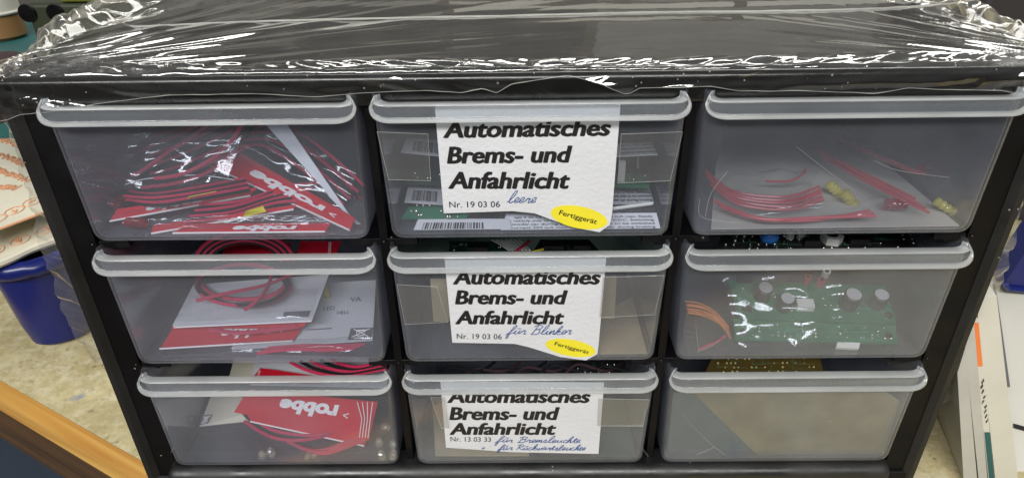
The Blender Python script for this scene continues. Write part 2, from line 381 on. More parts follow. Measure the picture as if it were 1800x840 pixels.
# ------------------------------------------------------------------ the setting: bench, wall, floor
ZT = -12.6
P0 = on(0, 703, ZT)
ED = (on(228, 838, ZT)-P0).normalized(); EN = Vector((-ED.y, ED.x, 0))      # along the bench edge, and inwards
def bench(a, d, z): return P0 + ED*a + EN*d + Vector((0, 0, z))
t = thing('workbench', (0, 20, ZT), 'worn cream workbench top with pale wooden front edge, under the black drawer cabinet', 'workbench')
WD = (on(0, 668, ZT)-P0).dot(EN)
a, b_ = -70, 110
mb = MB(); mb.slab([bench(a, WD, 0), bench(b_, WD, 0), bench(b_, 95, 0), bench(a, 95, 0)], 3.5); mb.build('bench_top', M['table'], t)
rot = -math.atan2(ED.y, ED.x)
M['wood'] = wood_mat('pine_edge', (.46, .21, .035), (.72, .43, .11), rot)
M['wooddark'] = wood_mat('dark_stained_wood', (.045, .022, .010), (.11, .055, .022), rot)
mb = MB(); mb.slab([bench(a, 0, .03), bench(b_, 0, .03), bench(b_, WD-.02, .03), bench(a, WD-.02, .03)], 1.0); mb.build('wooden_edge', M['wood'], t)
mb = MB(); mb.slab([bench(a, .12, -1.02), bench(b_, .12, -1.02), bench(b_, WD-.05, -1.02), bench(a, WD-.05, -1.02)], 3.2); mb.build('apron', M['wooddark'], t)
fl = MB(); fl.box((-300, -200, -90), (300, 300, -88)); tag(fl.build('floor', M['floor']), kind='structure')
wl = MB(); wl.box((-260, 105, -88), (260, 110, 170)); tag(wl.build('wall', M['wall'], None), kind='structure')
mb = MB(); p = bench(3, 6, 0); mb.box((p.x-16, p.y-3, -60), (p.x+10, p.y+12, -24), .5)
solo(mb, 'storage_crate', M['slate'], 'slate blue crate in the dark space under the wooden bench edge', 'crate')

# ------------------------------------------------------------------ the cabinet
XO, ZB, ZTOP, DEP = 16.3, -12.55, 5.86, 16.5
cab = thing('drawer_cabinet', (0, 0, ZB), 'black plastic storage cabinet holding nine clear drawers in three rows', 'cabinet')
mb = MB()
for s in (-1, 1):
    mb = MB(); mb.box((min(s*15.0, s*15.85), 0, ZB), (max(s*15.0, s*15.85), DEP, ZTOP-.9)); mb.build('side_wall', M['black'], cab)
mb = MB()
for s in (-1, 1):                                   # raised outer rims, slanted towards the front
    prof = [(15.80, -.02), (16.02, -.22), (16.24, -.20), (16.32, -.02), (16.32, DEP), (15.86, DEP), (15.86, .002)]
    pts0 = [Vector((s*x, y, ZB-.05)) for x, y in prof]; pts1 = [Vector((s*x, y, ZTOP-.35)) for x, y in prof]
    k = len(prof); mb = MB(); mb.add(pts0+pts1, [(i, (i+1) % k, k+(i+1) % k, k+i) for i in range(k)]+[tuple(range(k)), tuple(range(k, 2*k))])
    mb.build('outer_rim', M['blackrim'], cab, smooth=True)
mb = MB(); mb.box((-16.36, -.24, 4.84), (16.36, DEP+.1, ZTOP), .22); mb.build('top_cover', M['blackgloss'], cab, smooth=True)
mb = MB(); mb.box((-15.9, DEP-.4, ZB+.1), (15.9, DEP-.05, ZTOP-1)); mb.build('back_panel', M['black'], cab)
mb = MB(); mb.box((-16.2, -.15, ZB-.02), (16.2, DEP-.02, -11.35), .15); mb.build('base', M['black'], cab, smooth=True)
mb = MB()
prof = []
for i in range(13):
    q = -pi/2 - pi*i/12*1.0
    prof.append((-.35+cos(q)*.42 if False else -.30+.46*cos(q), -10.98+.46*sin(q)))
pts = []; xs = [-15.1, -15.04, -14.9, -14.7, 14.5, 14.7, 14.82, 14.88]; sc_ = [.55, .8, .95, 1, 1, .95, .8, .55]
for x, k in zip(xs, sc_): pts += [Vector((x, -.30+(y+.30)*k, -10.98+(z+10.98)*k)) for y, z in prof]
n = len(prof)
mb.add(pts, [(i*n+j, i*n+j+1, (i+1)*n+j+1, (i+1)*n+j) for i in range(len(xs)-1) for j in range(n-1)]+[tuple(range(n)), tuple(range((len(xs)-1)*n, len(xs)*n))])
mb.box((-15.0, -.30, -11.4), (14.8, 0.5, -10.53))
mb.build('front_roll', M['roll'], cab, smooth=True)
for xd in (-5.02, 5.02):
    mb = MB(); mb.box((xd-.14, 0, -10.6), (xd+.14, DEP-.5, 4.83), .02); mb.build('divider', M['black'], cab)
RP = 5.3
for r in (0, 1):
    z = -RP*r - .02*r
    for xd, sides in ((-15.0, (1,)), (-5.02, (-1, 1)), (5.02, (-1, 1)), (15.0, (-1,))):
        mb = MB()
        for s in sides:
            x0 = xd + s*.1; L = 1.05
            mb.box((min(x0, x0+s*L), -.02, z-.13), (max(x0, x0+s*L), 12, z+.12), .02)
            mb.cyl((xd+s*.62, .08, z-.1), (0, 1, 0), .17, .3, 14)         # rounded stop under the rail
        mb.build('drawer_rail', M['black'], cab)
        mb = MB(); cx = xd+(0 if abs(xd) < 10 else math.copysign(.12, xd))
        mb.ball((cx, -.02, z), .055, 6); mb.build('rivet', M['blackgloss'], cab, smooth=True)

# ------------------------------------------------------------------ the drawers
def bez2(a, b, c, n): return [(a*(1-t)**2 + b*2*t*(1-t) + c*t*t) for t in [i/n for i in range(n+1)]]
DW = 4.80
ZE = 5.02
def drawer(loc):
    root = thing('drawer', loc, 'x', 'drawer', 'clear drawers of the black cabinet')
    O = Vector(loc)
    mb = MB(); rings = []
    def sect(inset, y):
        top = DW-inset; bot = 4.66-inset; rad = .42; z0 = inset*.9
        pts = []
        for i in range(5): f = i/5; pts.append(Vector((-(top+(bot-top)*f), y, ZE+(z0+rad-ZE)*f)))
        pts += bez2(Vector((-bot-.002, y, z0+rad)), Vector((-bot+.01, y, z0)), Vector((-bot+rad, y, z0)), 6)
        for i in range(1, 8): pts.append(Vector((-(bot-rad)+(2*(bot-rad))*i/8, y, z0)))
        q = [Vector((-p.x, p.y, p.z)) for p in pts[:12]][::-1]
        return pts + q
    ys = [(-.45, .20), (-.43, .11), (-.38, .05), (-.30, .012), (-.2, 0), (-.1, 0), (.2, 0), (6, .02), (11.8, .048), (12.2, .05), (12.5, .08), (12.6, .14)]
    secs = [sect(i, y) for y, i in ys]; n = len(secs[0])
    vs = [p+O for q in secs for p in q]
    fs = [(i*n+j, i*n+j+1, (i+1)*n+j+1, (i+1)*n+j) for i in range(len(secs)-1) for j in range(n-1)]
    # front wall with the dipped top edge
    half = [Vector((-4.56, 0, ZE)), Vector((-4.55, 0, 4.90))] + bez2(Vector((-4.54, 0, 4.88)), Vector((-4.50, 0, 4.72)), Vector((-4.2, 0, 4.70)), 6)
    half += [Vector((x, 0, 4.70)) for x in (-3, -1.5)]
    full = half+[Vector((0, 0, 4.70))]+[Vector((-p.x, 0, p.z)) for p in half[::-1]]
    N0 = len(vs)
    front = [Vector((p.x, -.45, p.z))+O for p in full]
    vs += front; m = len(front)
    fs.append(tuple(range(n)) + tuple(N0+m-1-i for i in range(m)))
    fs.append(tuple((len(secs)-1)*n+j for j in range(n))[::-1])
    mb.add(vs, fs)
    mb.build('tray', M['pp'], root, smooth=True, solid=-.11)
    # lip: ledge, hanging band, out-turned rim
    def ring(ax, ay, bx, bz, by, cz, cy_, cr):
        A = Vector((-ax, ay, ZE)); B = Vector((-bx, by, bz)); Cn = Vector((-bx, cy_*.75+by*.25, cz)); D = Vector((-bx+cr, cy_, cz))
        h = [A, A.lerp(B, .5)] + bez2(B, Cn, D, 10)
        h += [Vector((D.x*(1-i/5), cy_, cz)) for i in range(1, 5)]
        return h + [Vector((0, cy_, cz))] + [Vector((-p.x, p.y, p.z)) for p in h[::-1]]
    R = [ring(4.56, -.33, 4.55, 4.90, -.33, 4.72, -.335, .34),
         ring(4.63, -.42, 4.70, 4.84, -.47, 4.745, -.62, .40),
         ring(4.65, -.43, 4.74, 4.80, -.50, 4.71, -.68, .44),
         ring(4.655, -.435, 4.75, 4.74, -.54, 4.40, -.71, .52),
         ring(4.66, -.44, 4.77, 4.72, -.57, 4.36, -.76, .56),
         ring(4.67, -.45, 4.81, 4.70, -.60, 4.34, -.90, .62),
         ring(4.675, -.455, 4.825, 4.68, -.60, 4.29, -.915, .63)]
    n = len(R[0])
    def strip(name, rs, m):
        mb = MB(); mb.add([p+O for q in rs for p in q], [(i*n+j, (i+1)*n+j, (i+1)*n+j+1, i*n+j+1) for i in range(len(rs)-1) for j in range(n-1)])
        return mb.build(name, m, root, smooth=True, solid=-.05)
    strip('handle_lip', R[2:5], M['lip'])
    strip('lip_ledge', R[0:3], M['rim'])
    strip('lip_rim', R[4:], M['rim'])
    return root
CX = {-1: -10.07, 0: 0.0, 1: 10.09}
ZROW = [0.30, -5.02, -10.42]
def copy_tree(o, parent=None):
    c = o.copy(); COL.objects.link(c); c.parent = parent
    for ch in [x for x in COL.objects if x.parent == o]: copy_tree(ch, c)
    return c
DL = {(0, -1): 'top left clear drawer, filled with bagged red cables and red header cards',
      (0, 0): 'top middle clear drawer with the taped label reading leere in blue pen',
      (0, 1): 'top right clear drawer, hazy, with red wires and yellow lamps lying in bags',
      (1, -1): 'middle left clear drawer with a white card, crossed bin symbol and coiled red cable inside',
      (1, 0): 'clear drawer at the centre of the cabinet, label handwritten für Blinker',
      (1, 1): 'middle right clear drawer holding two green circuit boards',
      (2, -1): 'bottom left clear drawer with bright red cards and loose clear lamps',
      (2, 0): 'bottom middle clear drawer with two lines of blue handwriting on its label',
      (2, 1): 'bottom right clear drawer with a tan bench reflection modelled behind its front'}
DR = {}
proto = None
for r in range(3):
    for c in (-1, 0, 1):
        loc = (CX[c], 0, ZROW[r])
        if proto is None: proto = d = drawer(loc)
        else:
            d = copy_tree(proto); d.location = Vector(loc)*S; d['org'] = loc
        d['label'] = DL[(r, c)]; DR[(r, c)] = d
for d in DR.values():
    for ch in d.children: ch['org'] = d['org']

# ------------------------------------------------------------------ labels on the middle drawers
YL = -.475
EX, EZ = Vector((1, 0, 0)), Vector((0, 0, 1))
HAND = {
 'l': ([[(0,.1),(.4,1.1),(.52,1.9),(.36,2.1),(.2,1.5),(.14,.5),(.3,.0),(.6,.25)]], .6),
 'e': ([[(0,.25),(.38,.5),(.46,.85),(.26,.98),(.08,.55),(.2,.05),(.58,.25)]], .58),
 'r': ([[(0,.25),(.22,.95),(.28,.82),(.52,.86),(.44,.45),(.5,.05),(.72,.25)]], .7),
 'f': ([[(-.2,-.2),(.3,.9),(.55,1.8),(.42,2.1),(.22,1.5),(.08,.2),(-.02,-.8),(.16,-.9),(.22,.1),(.6,.35)]], .6),
 'u': ([[(0,.2),(.16,.95),(.12,.3),(.3,.02),(.52,.5),(.62,.95),(.58,.25),(.8,.2)]], .8),
 'ü': ([[(0,.2),(.16,.95),(.12,.3),(.3,.02),(.52,.5),(.62,.95),(.58,.25),(.8,.2)], [(.15,1.35),(.62,1.4)]], .8),
 'ä': ([[(.55,.85),(.3,.98),(.06,.5),(.2,.02),(.5,.5),(.58,.95),(.56,.2),(.8,.2)], [(.15,1.3),(.2,1.4)], [(.5,1.3),(.55,1.4)]], .8),
 'n': ([[(0,.15),(.15,.95),(.14,.05),(.34,.8),(.52,.9),(.52,.1),(.74,.25)]], .74),
 'm': ([[(0,.15),(.12,.95),(.12,.05),(.3,.85),(.44,.85),(.44,.05),(.6,.85),(.74,.85),(.74,.1),(.95,.25)]], .95),
 'i': ([[(0,.2),(.18,.95),(.14,.15),(.36,.2)], [(.24,1.35),(.28,1.42)]], .36),
 'k': ([[(0,.1),(.36,1.2),(.5,1.95),(.34,2.1),(.18,1.2),(.1,0),(.2,.6),(.5,.95),(.5,.7),(.2,.5),(.48,.02),(.72,.2)]], .7),
 's': ([[(0,.2),(.3,.95),(.36,.6),(.4,.2),(.2,.02),(.5,.1),(.62,.25)]], .6),
 'c': ([[(.5,.85),(.28,.98),(.06,.5),(.22,.02),(.55,.25)]], .55),
 'h': ([[(0,.1),(.36,1.2),(.48,1.95),(.32,2.1),(.16,1.2),(.1,0),(.3,.8),(.48,.85),(.46,.1),(.7,.25)]], .7),
 't': ([[(0,.2),(.28,1.5),(.22,.4),(.32,.02),(.55,.25)], [(.05,1.05),(.5,1.1)]], .5),
 'w': ([[(0,.9),(.1,.2),(.24,.05),(.4,.8),(.42,.2),(.58,.05),(.74,.9),(.9,.8)]], .85),
 'B': ([[(.05,0),(.3,1.9)], [(-.15,1.6),(.3,2.0),(.8,1.8),(.7,1.2),(.25,1.05),(.75,.95),(.75,.2),(.3,0),(-.1,.12)]], .95),
 'R': ([[(.05,0),(.3,1.9)], [(-.15,1.6),(.3,2.0),(.8,1.8),(.7,1.2),(.25,1.0),(.5,.5),(.85,.05),(1,.2)]], 1.0),
 '+': ([[(0,.6),(.5,.65)], [(.28,1.1),(.2,.1)]], .7), ' ': ([], .7)}
def hand(mb, s, o, ex, ey, width, xh, r=.013, slant=.45):
    tot = sum(HAND[c][1] for c in s); kx = width/tot; x = 0; rg = random.Random(len(s)*7)
    for c in s:
        st, adv = HAND[c]; jx = rg.uniform(-.05, .05); jy = rg.uniform(.9, 1.08); dy = rg.uniform(-.06, .06)
        for q in st:
            pts = [Vector(o)+ex*((x+a+jx)*kx+slant*(b_*jy)*xh)+ey*((b_*jy+dy)*xh) for a, b_ in q]
            pts = spline(pts, 4)
            mb.tube(pts, [r*(.75+.5*abs(sin(i*.9))) for i in range(len(pts))], 5)
        x += adv
def label(rc, outline, lines, nr, pens, oval, tapes, tilt_depth=0):
    d = DR[rc]
    A = lambda px, py: at(px, py, YL)
    mb = MB(); mb.slab([A(*p) for p in outline], .02, (0, -1, 0)); lab = mb.build('paper_label', M['paper'], d)
    mb = MB()
    for s, (x0, y0), (x1, y1), cap, bold, sh in lines+[nr]:
        a, b = at(x0, y0, YL-.014), at(x1, y1, YL-.014); ex = (b-a).normalized(); ey = Vector((-ex.z, 0, ex.x))
        c0 = at(x0, y0-cap, YL-.014)
        put_text(mb, s, a, ex, ey, (b-a).length, abs(c0.z-a.z), bold, sh)
    mb.build('printed_lettering', M['ink'], lab)
    mb = MB()
    for s, (x0, y0), (x1, y1), xh in pens:
        a, b = at(x0, y0, YL-.012), at(x1, y1, YL-.012); ex = (b-a).normalized(); ey = Vector((-ex.z, 0, ex.x))
        hand(mb, s, a, ex, ey, (b-a).length*.93, xh)
    mb.build('handwriting', M['pen'], lab)
    if oval:
        (cx_, cy_), rx, ry, ang, (s, q0, q1, cap) = oval
        c0 = A(cx_, cy_); px = (A(cx_+50, cy_)-A(cx_-50, cy_)).length/100
        mb = MB(); pts = []
        for i in range(40):
            t_ = 2*pi*i/40; u, v = rx*cos(t_), ry*sin(t_)
            x, z = u*cos(ang)-v*sin(ang), u*sin(ang)+v*cos(ang)
            pts.append(c0+Vector((x*px, -.008, z*px*1.14)))
        mb.slab(pts, .004, (0, -1, 0)); mb.mi = 1
        a, b = at(*q0, YL-.018), at(*q1, YL-.018); ex = (b-a).normalized(); ey = Vector((-ex.z, 0, ex.x))
        put_text(mb, s, a, ex, ey, (b-a).length, cap*px*1.14, .012, .0)
        mb.build('yellow_badge', [M['yellow'], M['ink']], lab)
    for q in tapes:
        mb = MB(); mb.slab([at(*p, YL-.03) for p in q], .008, (0, -1, 0)); mb.build('clear_tape', M['tape'], d)
        mb = MB(); mb.tube([at(*p, YL-.04) for p in q], .009, 4, closed=True); mb.build('tape_edge', M['seam'], d)
label((0, 0), [(764, 184), (1091, 182), (1076, 375), (1072, 395), (1054, 408), (1020, 402), (975, 388), (940, 375), (900, 371), (780, 375)],
      [('Automatisches', (780, 242), (1072, 238), 30, .034, .19), ('Brems- und', (787, 287), (1004, 285), 30, .034, .19), ('Anfahrlicht', (789, 331), (1000, 331), 30, .034, .19)],
      ('Nr. 19 03 06', (790, 365), (879, 364), 11, .002, 0), [('leere', (891, 357), (944, 357), .2)],
      ((1018, 382), 51, 19, -.2, ('Fertiggerät', (982, 377), (1048, 394), 8.5)),
      [[(663, 232), (752, 236), (757, 318), (683, 316)], [(1092, 236), (1200, 232), (1178, 318), (1086, 322)]])
label((1, 0), [(781, 450), (1066, 450), (1052, 608), (1050, 622), (1030, 633), (985, 627), (930, 610), (905, 604), (795, 602)],
      [('Automatisches', (797, 499), (1054, 499), 26, .034, .19), ('Brems- und', (801, 534), (996, 534), 25, .034, .19), ('Anfahrlicht', (801, 569), (990, 569), 24, .034, .19)],
      ('Nr. 19 03 06', (803, 595), (882, 596), 9.5, .002, 0), [('für Blinker', (892, 587), (1012, 588), .2)],
      ((1003, 611), 45, 16, -.2, ('Fertiggerät', (974, 606), (1034, 622), 7)),
      [[(698, 500), (768, 504), (787, 566), (712, 570)], [(1060, 487), (1168, 484), (1150, 553), (1054, 558)]])
label((2, 0), [(774, 670), (1062, 672), (1052, 797), (900, 794), (784, 786)],
      [('Automatisches', (787, 707), (1036, 707), 23, .034, .19), ('Brems- und', (791, 737), (982, 737), 23, .034, .19), ('Anfahrlicht', (791, 763), (976, 763), 21, .034, .19)],
      ('Nr. 13 03 33', (792, 775), (863, 776), 8.5, .002, 0),
      [('für Bremsleuchte', (873, 777), (1030, 778), .17), ('+   für Rückwärtsleuchte', (845, 790), (1042, 791), .15)],
      None, [[(757, 698), (782, 698), (790, 752), (776, 752)], [(1052, 700), (1142, 702), (1130, 748), (1050, 748)]])

# ------------------------------------------------------------------ what lies in the drawers
def fz(r): return ZROW[r] + .17
def F(r, c=-1):
    def g(px, py, h=0.05):                       # a point h above the drawer's floor, kept inside its walls
        p = on(px, py, fz(r)+h); p.x = max(CX[c]-4.42, min(CX[c]+4.42, p.x)); p.y = max(-.2, min(12.1, p.y)); return p
    def front(px, py, Y):
        p = at(px, py, Y); p.x = max(CX[c]-4.42, min(CX[c]+4.42, p.x)); p.z = max(fz(r)+.05, p.z); return p
    g.front = front
    return g
def cable(parent, paths, name, m, r=.075):
    for q in paths:
        mb = MB(); mb.tube(spline(q, 7), r, 7); mb.build(name, m, parent, smooth=True)
def strands(path, n, dx, dy, jit=.25, dh=.0):
    """n roughly parallel copies of a path (pixel offsets dx,dy per copy)"""
    out = []
    for i in range(n):
        ph = random.uniform(0, 6)
        out.append([(p[0]+dx*i+random.uniform(-jit, jit)*6, p[1]+dy*i+random.uniform(-jit, jit)*4, (p[2] if len(p) > 2 else .1)+dh*i+.05*sin(ph+k)) for k, p in enumerate(path)])
    return out
def planar(q):
    a, b, c = [Vector(p) for p in q[:3]]; n = (b-a).cross(c-a); d = Vector(q[3])-EYE
    if abs(d.dot(n)) > 1e-6: q[3] = EYE+d*((a-EYE).dot(n)/d.dot(n))
    return q
def header_card(parent, quad, words, name='header_card', edge=True, base='red', th=.05):
    """quad = bottom-left, bottom-right, top-right, top-left in space"""
    planar(quad)
    mb = MB(); mb.slab(quad, th)
    c = mb.build(name, M[base], parent)
    if edge:
        a, b, cc, d = [Vector(p) for p in quad]; n = (b-a).cross(d-a).normalized()
        if n.dot(EYE-a) < 0: n = -n
        mb = MB(); mb.tube([a+n*.01, b+n*.01], .035, 6); mb.build('card_edge', M['white'], c)
    if words:
        mb = MB()
        for w_ in words: patch_text(mb, quad, *w_[:-1], **w_[-1])
        mb.build('logo_lettering', M['white'], c)
    return c
def twin(parent, path, n, dx, dy, r=.058, Y=None):
    for i, p in enumerate(strands(path, n, dx, dy)):
        red = i % 2 == 0
        q = [f(*x) for x in p] if Y is None else [f.front(x[0], x[1], x[2]) for x in p]
        cable(parent, [q], 'red_wire' if red else 'black_wire', M['wirered'] if red else M['wireblack'], r)
def bag(parent, quad, amp=.12, n=14, seed=0):
    a, b, c, d = [Vector(p) for p in quad]; nm = (b-a).cross(d-a).normalized()
    if nm.dot(EYE-a) < 0: nm = -nm
    vs = []
    for i in range(n+1):
        for j in range(n+1):
            u, v = i/n, j/n; p = (a*(1-u)+b*u)*(1-v)+(d*(1-u)+c*u)*v
            e = min(u, 1-u, v, 1-v)*4
            vs.append(p+nm*(amp*(min(1, e)*.8+mnoise.noise(Vector((u*7+seed, v*5, seed)))*1.3)))
    mb = MB(); mb.add(vs, [(i*(n+1)+j, (i+1)*(n+1)+j, (i+1)*(n+1)+j+1, i*(n+1)+j+1) for i in range(n) for j in range(n)])
    mb.build('clear_bag', M['bag'], parent, smooth='sheet')
def lamp_body(mb, p, ax, r=.2, h=.55):
    p = Vector(p); ax = Vector(ax).normalized()
    mb.tube([p, p+ax*.08, p+ax*.1, p+ax*(h-.15), p+ax*(h-.04), p+ax*h], [r*1.15, r*1.15, r, r, r*.75, r*.2], 10)

# --- top left drawer -------------------------------------------------------
f = F(0)
t = thing('bagged_cable', f(360, 300), 'bagged cable with a long diagonal red card, right of centre in the top left drawer', 'cable pack', 'bagged cables with red header cards')
q = [f(341, 278, .75), f(612, 411, .1), f(622, 386, .55), f(402, 258, 1.25)]
header_card(t, q, [('robbe', .30, .82, .28, .72, dict(bold=.05, rot=True)), ('>', .86, .90, .3, .7, dict(bold=.02, rot=True))])
twin(t, [(418, 258, 3.0), (470, 258, 2.7), (540, 305, 2.3), (605, 362, 1.9)], 7, 6, -6, Y=1)
bag(t, [f.front(400, 262, 2.0), f.front(600, 380, .8), f.front(628, 300, 1.6), f.front(470, 222, 2.4)], .13, n=20, seed=1)
bag(t, [f.front(180, 335, 1.0), f.front(400, 318, 1.0), f.front(430, 222, 2.0), f.front(215, 225, 2.2)], .12, n=20, seed=31)
t = thing('bagged_cable', f(320, 280), 'coil of red and black cable sweeping across the upper left of the top left drawer', 'cable pack', 'bagged cables with red header cards')
twin(t, [(208, 268, 3.6), (250, 262, 3.4), (310, 238, 3.2), (380, 205, 3.0)], 9, 8, 6, Y=1)
twin(t, [(222, 250, 4.0), (270, 240, 3.8), (330, 222, 3.6), (390, 196, 3.5)], 6, 14, 3, Y=1)
cable(t, [[f.front(*x) for x in ((216, 309, 2.4), (250, 300, 2.4), (290, 272, 2.4), (330, 245, 2.5), (375, 212, 2.6))],
          [f.front(*x) for x in ((272, 314, 1.9), (320, 306, 1.9), (372, 280, 1.8), (405, 250, 1.7), (425, 218, 1.7))],
          [f.front(*x) for x in ((250, 330, 2.2), (310, 322, 2.2), (370, 300, 2.2), (420, 262, 2.3))]], 'red_wire', M['wirered'])
t = thing('bagged_cable', f(310, 360), 'bagged cable with a slanting red card at lower left of the top left drawer', 'cable pack', 'bagged cables with red header cards')
q = [f(172, 389, .25), f(440, 344, .55), f(452, 330, .8), f(205, 368, .55)]
header_card(t, q, [('robbe', .22, .62, .2, .85, dict(bold=.04, rot=True))])
mb = MB(); mb.slab([f(330, 350, .78), f(375, 340, .8), f(380, 337, .9), f(333, 346, .9)], .02); mb.build('price_sticker', M['yellow'], t)
twin(t, [(215, 336, .7), (270, 340, .7), (350, 328, .8), (430, 314, .8)], 6, 2, 4)
for k in range(6):
    mb = MB(); p = f(185+k*7, 362-3*(k % 3), .35+.1*(k % 2)); lamp_body(mb, p, (-.7, -.3+.3*(k % 3), .4*(k % 2)), .13, .4); mb.build('red_lamp', M['ledred'], t, smooth=True)
bag(t, [f(165, 385, .4), f(440, 345, .7), f(410, 313, 1.0), f(160, 326, .9)], .1, seed=2)
mb = MB(); mb.tube(spline([f(160, 325, .95), f(260, 314, 1.0), f(345, 308, 1.0), f(411, 316, 1.0)], 5), .022, 5); mb.build('bag_seam', M['white'], t)
t = thing('bagged_cable', f(420, 400), 'lowest bag on the floor of the top left drawer, two red cards along its front', 'cable pack', 'bagged cables with red header cards')
q = [f(262, 415, .05), f(516, 368, .5), f(520, 360, .65), f(268, 397, .35)]
header_card(t, q, None)
q = [f(300, 414, .06), f(568, 414, .06), f(580, 394, .35), f(330, 394, .35)]
header_card(t, q, [('robbe', .35, .78, .2, .8, dict(bold=.05, rot=True, shear=0))])
twin(t, [(325, 390, .45), (400, 382, .45), (480, 358, .5), (535, 352, .5)], 7, 4, -5)
for k in range(5):
    mb = MB(); lamp_body(mb, f(236+k*6, 394-4*(k % 2), .2+.1*(k % 2)), (-.7, -.3, .3), .13, .4); mb.build('red_lamp', M['ledred'], t, smooth=True)
mb = MB(); mb.slab([f(427, 382, .62), f(468, 372, .65), f(462, 362, .85), f(432, 371, .85)], .02); mb.build('price_sticker', M['yellow'], t)
bag(t, [f(250, 412, .2), f(575, 412, .3), f(560, 370, .7), f(260, 385, .6)], .1, seed=3)
t = thing('paper_card', f(560, 330), 'white folded card standing on edge at the right in the top left drawer', 'card')
mb = MB(); mb.slab([f.front(637, 408, .3), f.front(628, 407, .3), f.front(466, 218, 1.5), f.front(504, 218, 1.5), f.front(560, 298, 1.0), f.front(578, 345, .7)], .03); mb.build('sheet', M['paper'], t)
twin(t, [(522, 234, 3.2), (560, 258, 2.9), (596, 300, 2.6), (620, 340, 2.3)], 7, 3, 5, Y=1)

f = F(0, 0)
# --- top middle drawer: boards and instruction slips -----------------------
def slip(parent, quad, bars=None, text=None):
    planar(quad)
    mb = MB(); mb.slab(quad, .04); c = mb.build('printed_slip', M['paper'], parent)
    mb = MB()
    if bars:
        u0, u1, v0, v1 = bars; rg = random.Random(3); u = u0
        while u < u1:
            wd = rg.choice((.006, .010, .018)); patch_rect(mb, quad, u, u+wd, v0, v1); u += wd+rg.choice((.008, .012, .018))
    if text:
        for (s, u0, u1, v0, v1) in text: patch_text(mb, quad, s, u0, u1, v0, v1, bold=.01)
    mb.build('printing', M['ink'], c)
def board(parent, quad, m, th=.14, pads=0, seed=0, pin=None):
    planar(quad)
    mb = MB(); mb.slab(quad, th); c = mb.build('circuit_board', M[m], parent)
    a, b, cc, d = [Vector(p) for p in quad]; n = (b-a).cross(d-a).normalized()
    if n.dot(EYE-a) < 0: n = -n
    rg = random.Random(seed)
    if pads:
        mb = MB()
        for i in range(pads):
            u = round(rg.uniform(.05, .95)*26)/26; v = round(rg.uniform(.1, .9)*5)/5*.9+.05; p = (a*(1-u)+b*u)*(1-v)+(d*(1-u)+cc*u)*v
            mb.ball(p+n*.02, rg.uniform(.035, .07), 5)
        tr = MB()
        for i in range(pads//2):
            u0, v0 = rg.uniform(.05, .8), rg.uniform(.1, .9); tr_l = rg.uniform(.05, .2)
            patch_rect(tr, quad, u0, min(.97, u0+tr_l), v0, v0+.012, lift=.012)
            patch_rect(tr, quad, u0, u0+.004, v0, min(.95, v0+rg.uniform(.05, .25)), lift=.014)
        tr.build('tracks', M['track'], c)
        mb.build('solder_points', M['solder'] if m != 'pcbbrown' else M['gold'], c, smooth=True)
    return c, (lambda u, v, h=0: (a*(1-u)+b*u)*(1-v)+(d*(1-u)+cc*u)*v+n*h)
t = thing('boxed_module', f(740, 380), 'stack of barcode slips and green boards left of the label in the top middle drawer', 'circuit module')
slip(t, [f(725, 411, .08), f(900, 411, .08), f(895, 385, .45), f(735, 385, .45)], (.08, .72, .1, .7))
board(t, [f(704, 388, .5), f(818, 393, .5), f(830, 378, .9), f(715, 374, .9)], 'pcb', pads=10, seed=1)
g = f.front
slip(t, [g(702, 355, 1.3), g(790, 360, 1.3), g(790, 325, 2.6), g(714, 322, 2.6)], (.14, .7, .08, .62), [('www.', .25, .7, .78, .95)])
slip(t, [g(695, 267, 1.6), g(790, 275, 1.6), g(790, 246, 3.0), g(706, 243, 3.0)], (.2, .95, .1, .75))
board(t, [g(700, 318, 1.8), g(790, 320, 1.8), g(790, 300, 2.8), g(710, 298, 2.8)], 'pcbdark', pads=6, seed=21)
mb = MB()
for k in range(3): mb.tube([f(733+k*11, 359, .85), f(735+k*11, 372, .62)], .03, 5)
mb.build('contact_pins', M['alu'], t)
t = thing('boxed_module', f(1110, 390), 'printed text slips and a green board right of the label, top middle drawer', 'circuit module')
TX = ['model car during braking', 'vehicle side to be switched', 'age 6 to 12 V/DC. Switching', 'current 250 mA max. Ready']
slip(t, [f(880, 411, .05), f(1164, 409, .05), f(1154, 374, .5), f(890, 376, .5)], None, [(TX[(k+3) % 4]+' '+TX[k % 4], .06, .97, .06+.22*k, .2+.22*k) for k in range(4)])
slip(t, [g(1060, 358, 1.2), g(1152, 357, 1.2), g(1142, 327, 2.3), g(1060, 327, 2.3)], None, [(TX[k], .1, .98, .1+.22*k, .24+.22*k) for k in range(4)])
board(t, [g(1060, 323, 1.4), g(1142, 325, 1.4), g(1140, 306, 2.4), g(1060, 304, 2.4)], 'pcb', pads=5, seed=2)
slip(t, [g(1076, 275, 1.4), g(1161, 271, 1.4), g(1153, 250, 2.6), g(1076, 253, 2.6)], None, [(TX[k], .2, .98, .1+.3*k, .3+.3*k) for k in range(3)])
mb = MB(); mb.box(tuple(g(1091, 318, 1.6)+Vector((-.1, -.1, 0))), tuple(g(1091, 318, 1.6)+Vector((.12, .1, .75)))); mb.build('connector', M['ceram'], t)
mb = MB(); mb.tube([g(1122, 275, 1.5), g(1121, 296, 1.5)], .03, 5); mb.build('contact_pins', M['alu'], t)
mb = MB(); mb.tube([f(1072, 380, .8), f(1150, 365, 1.0)], .06, 6); mb.build('board_edge', M['ceram'], t)

f = F(0, 1)
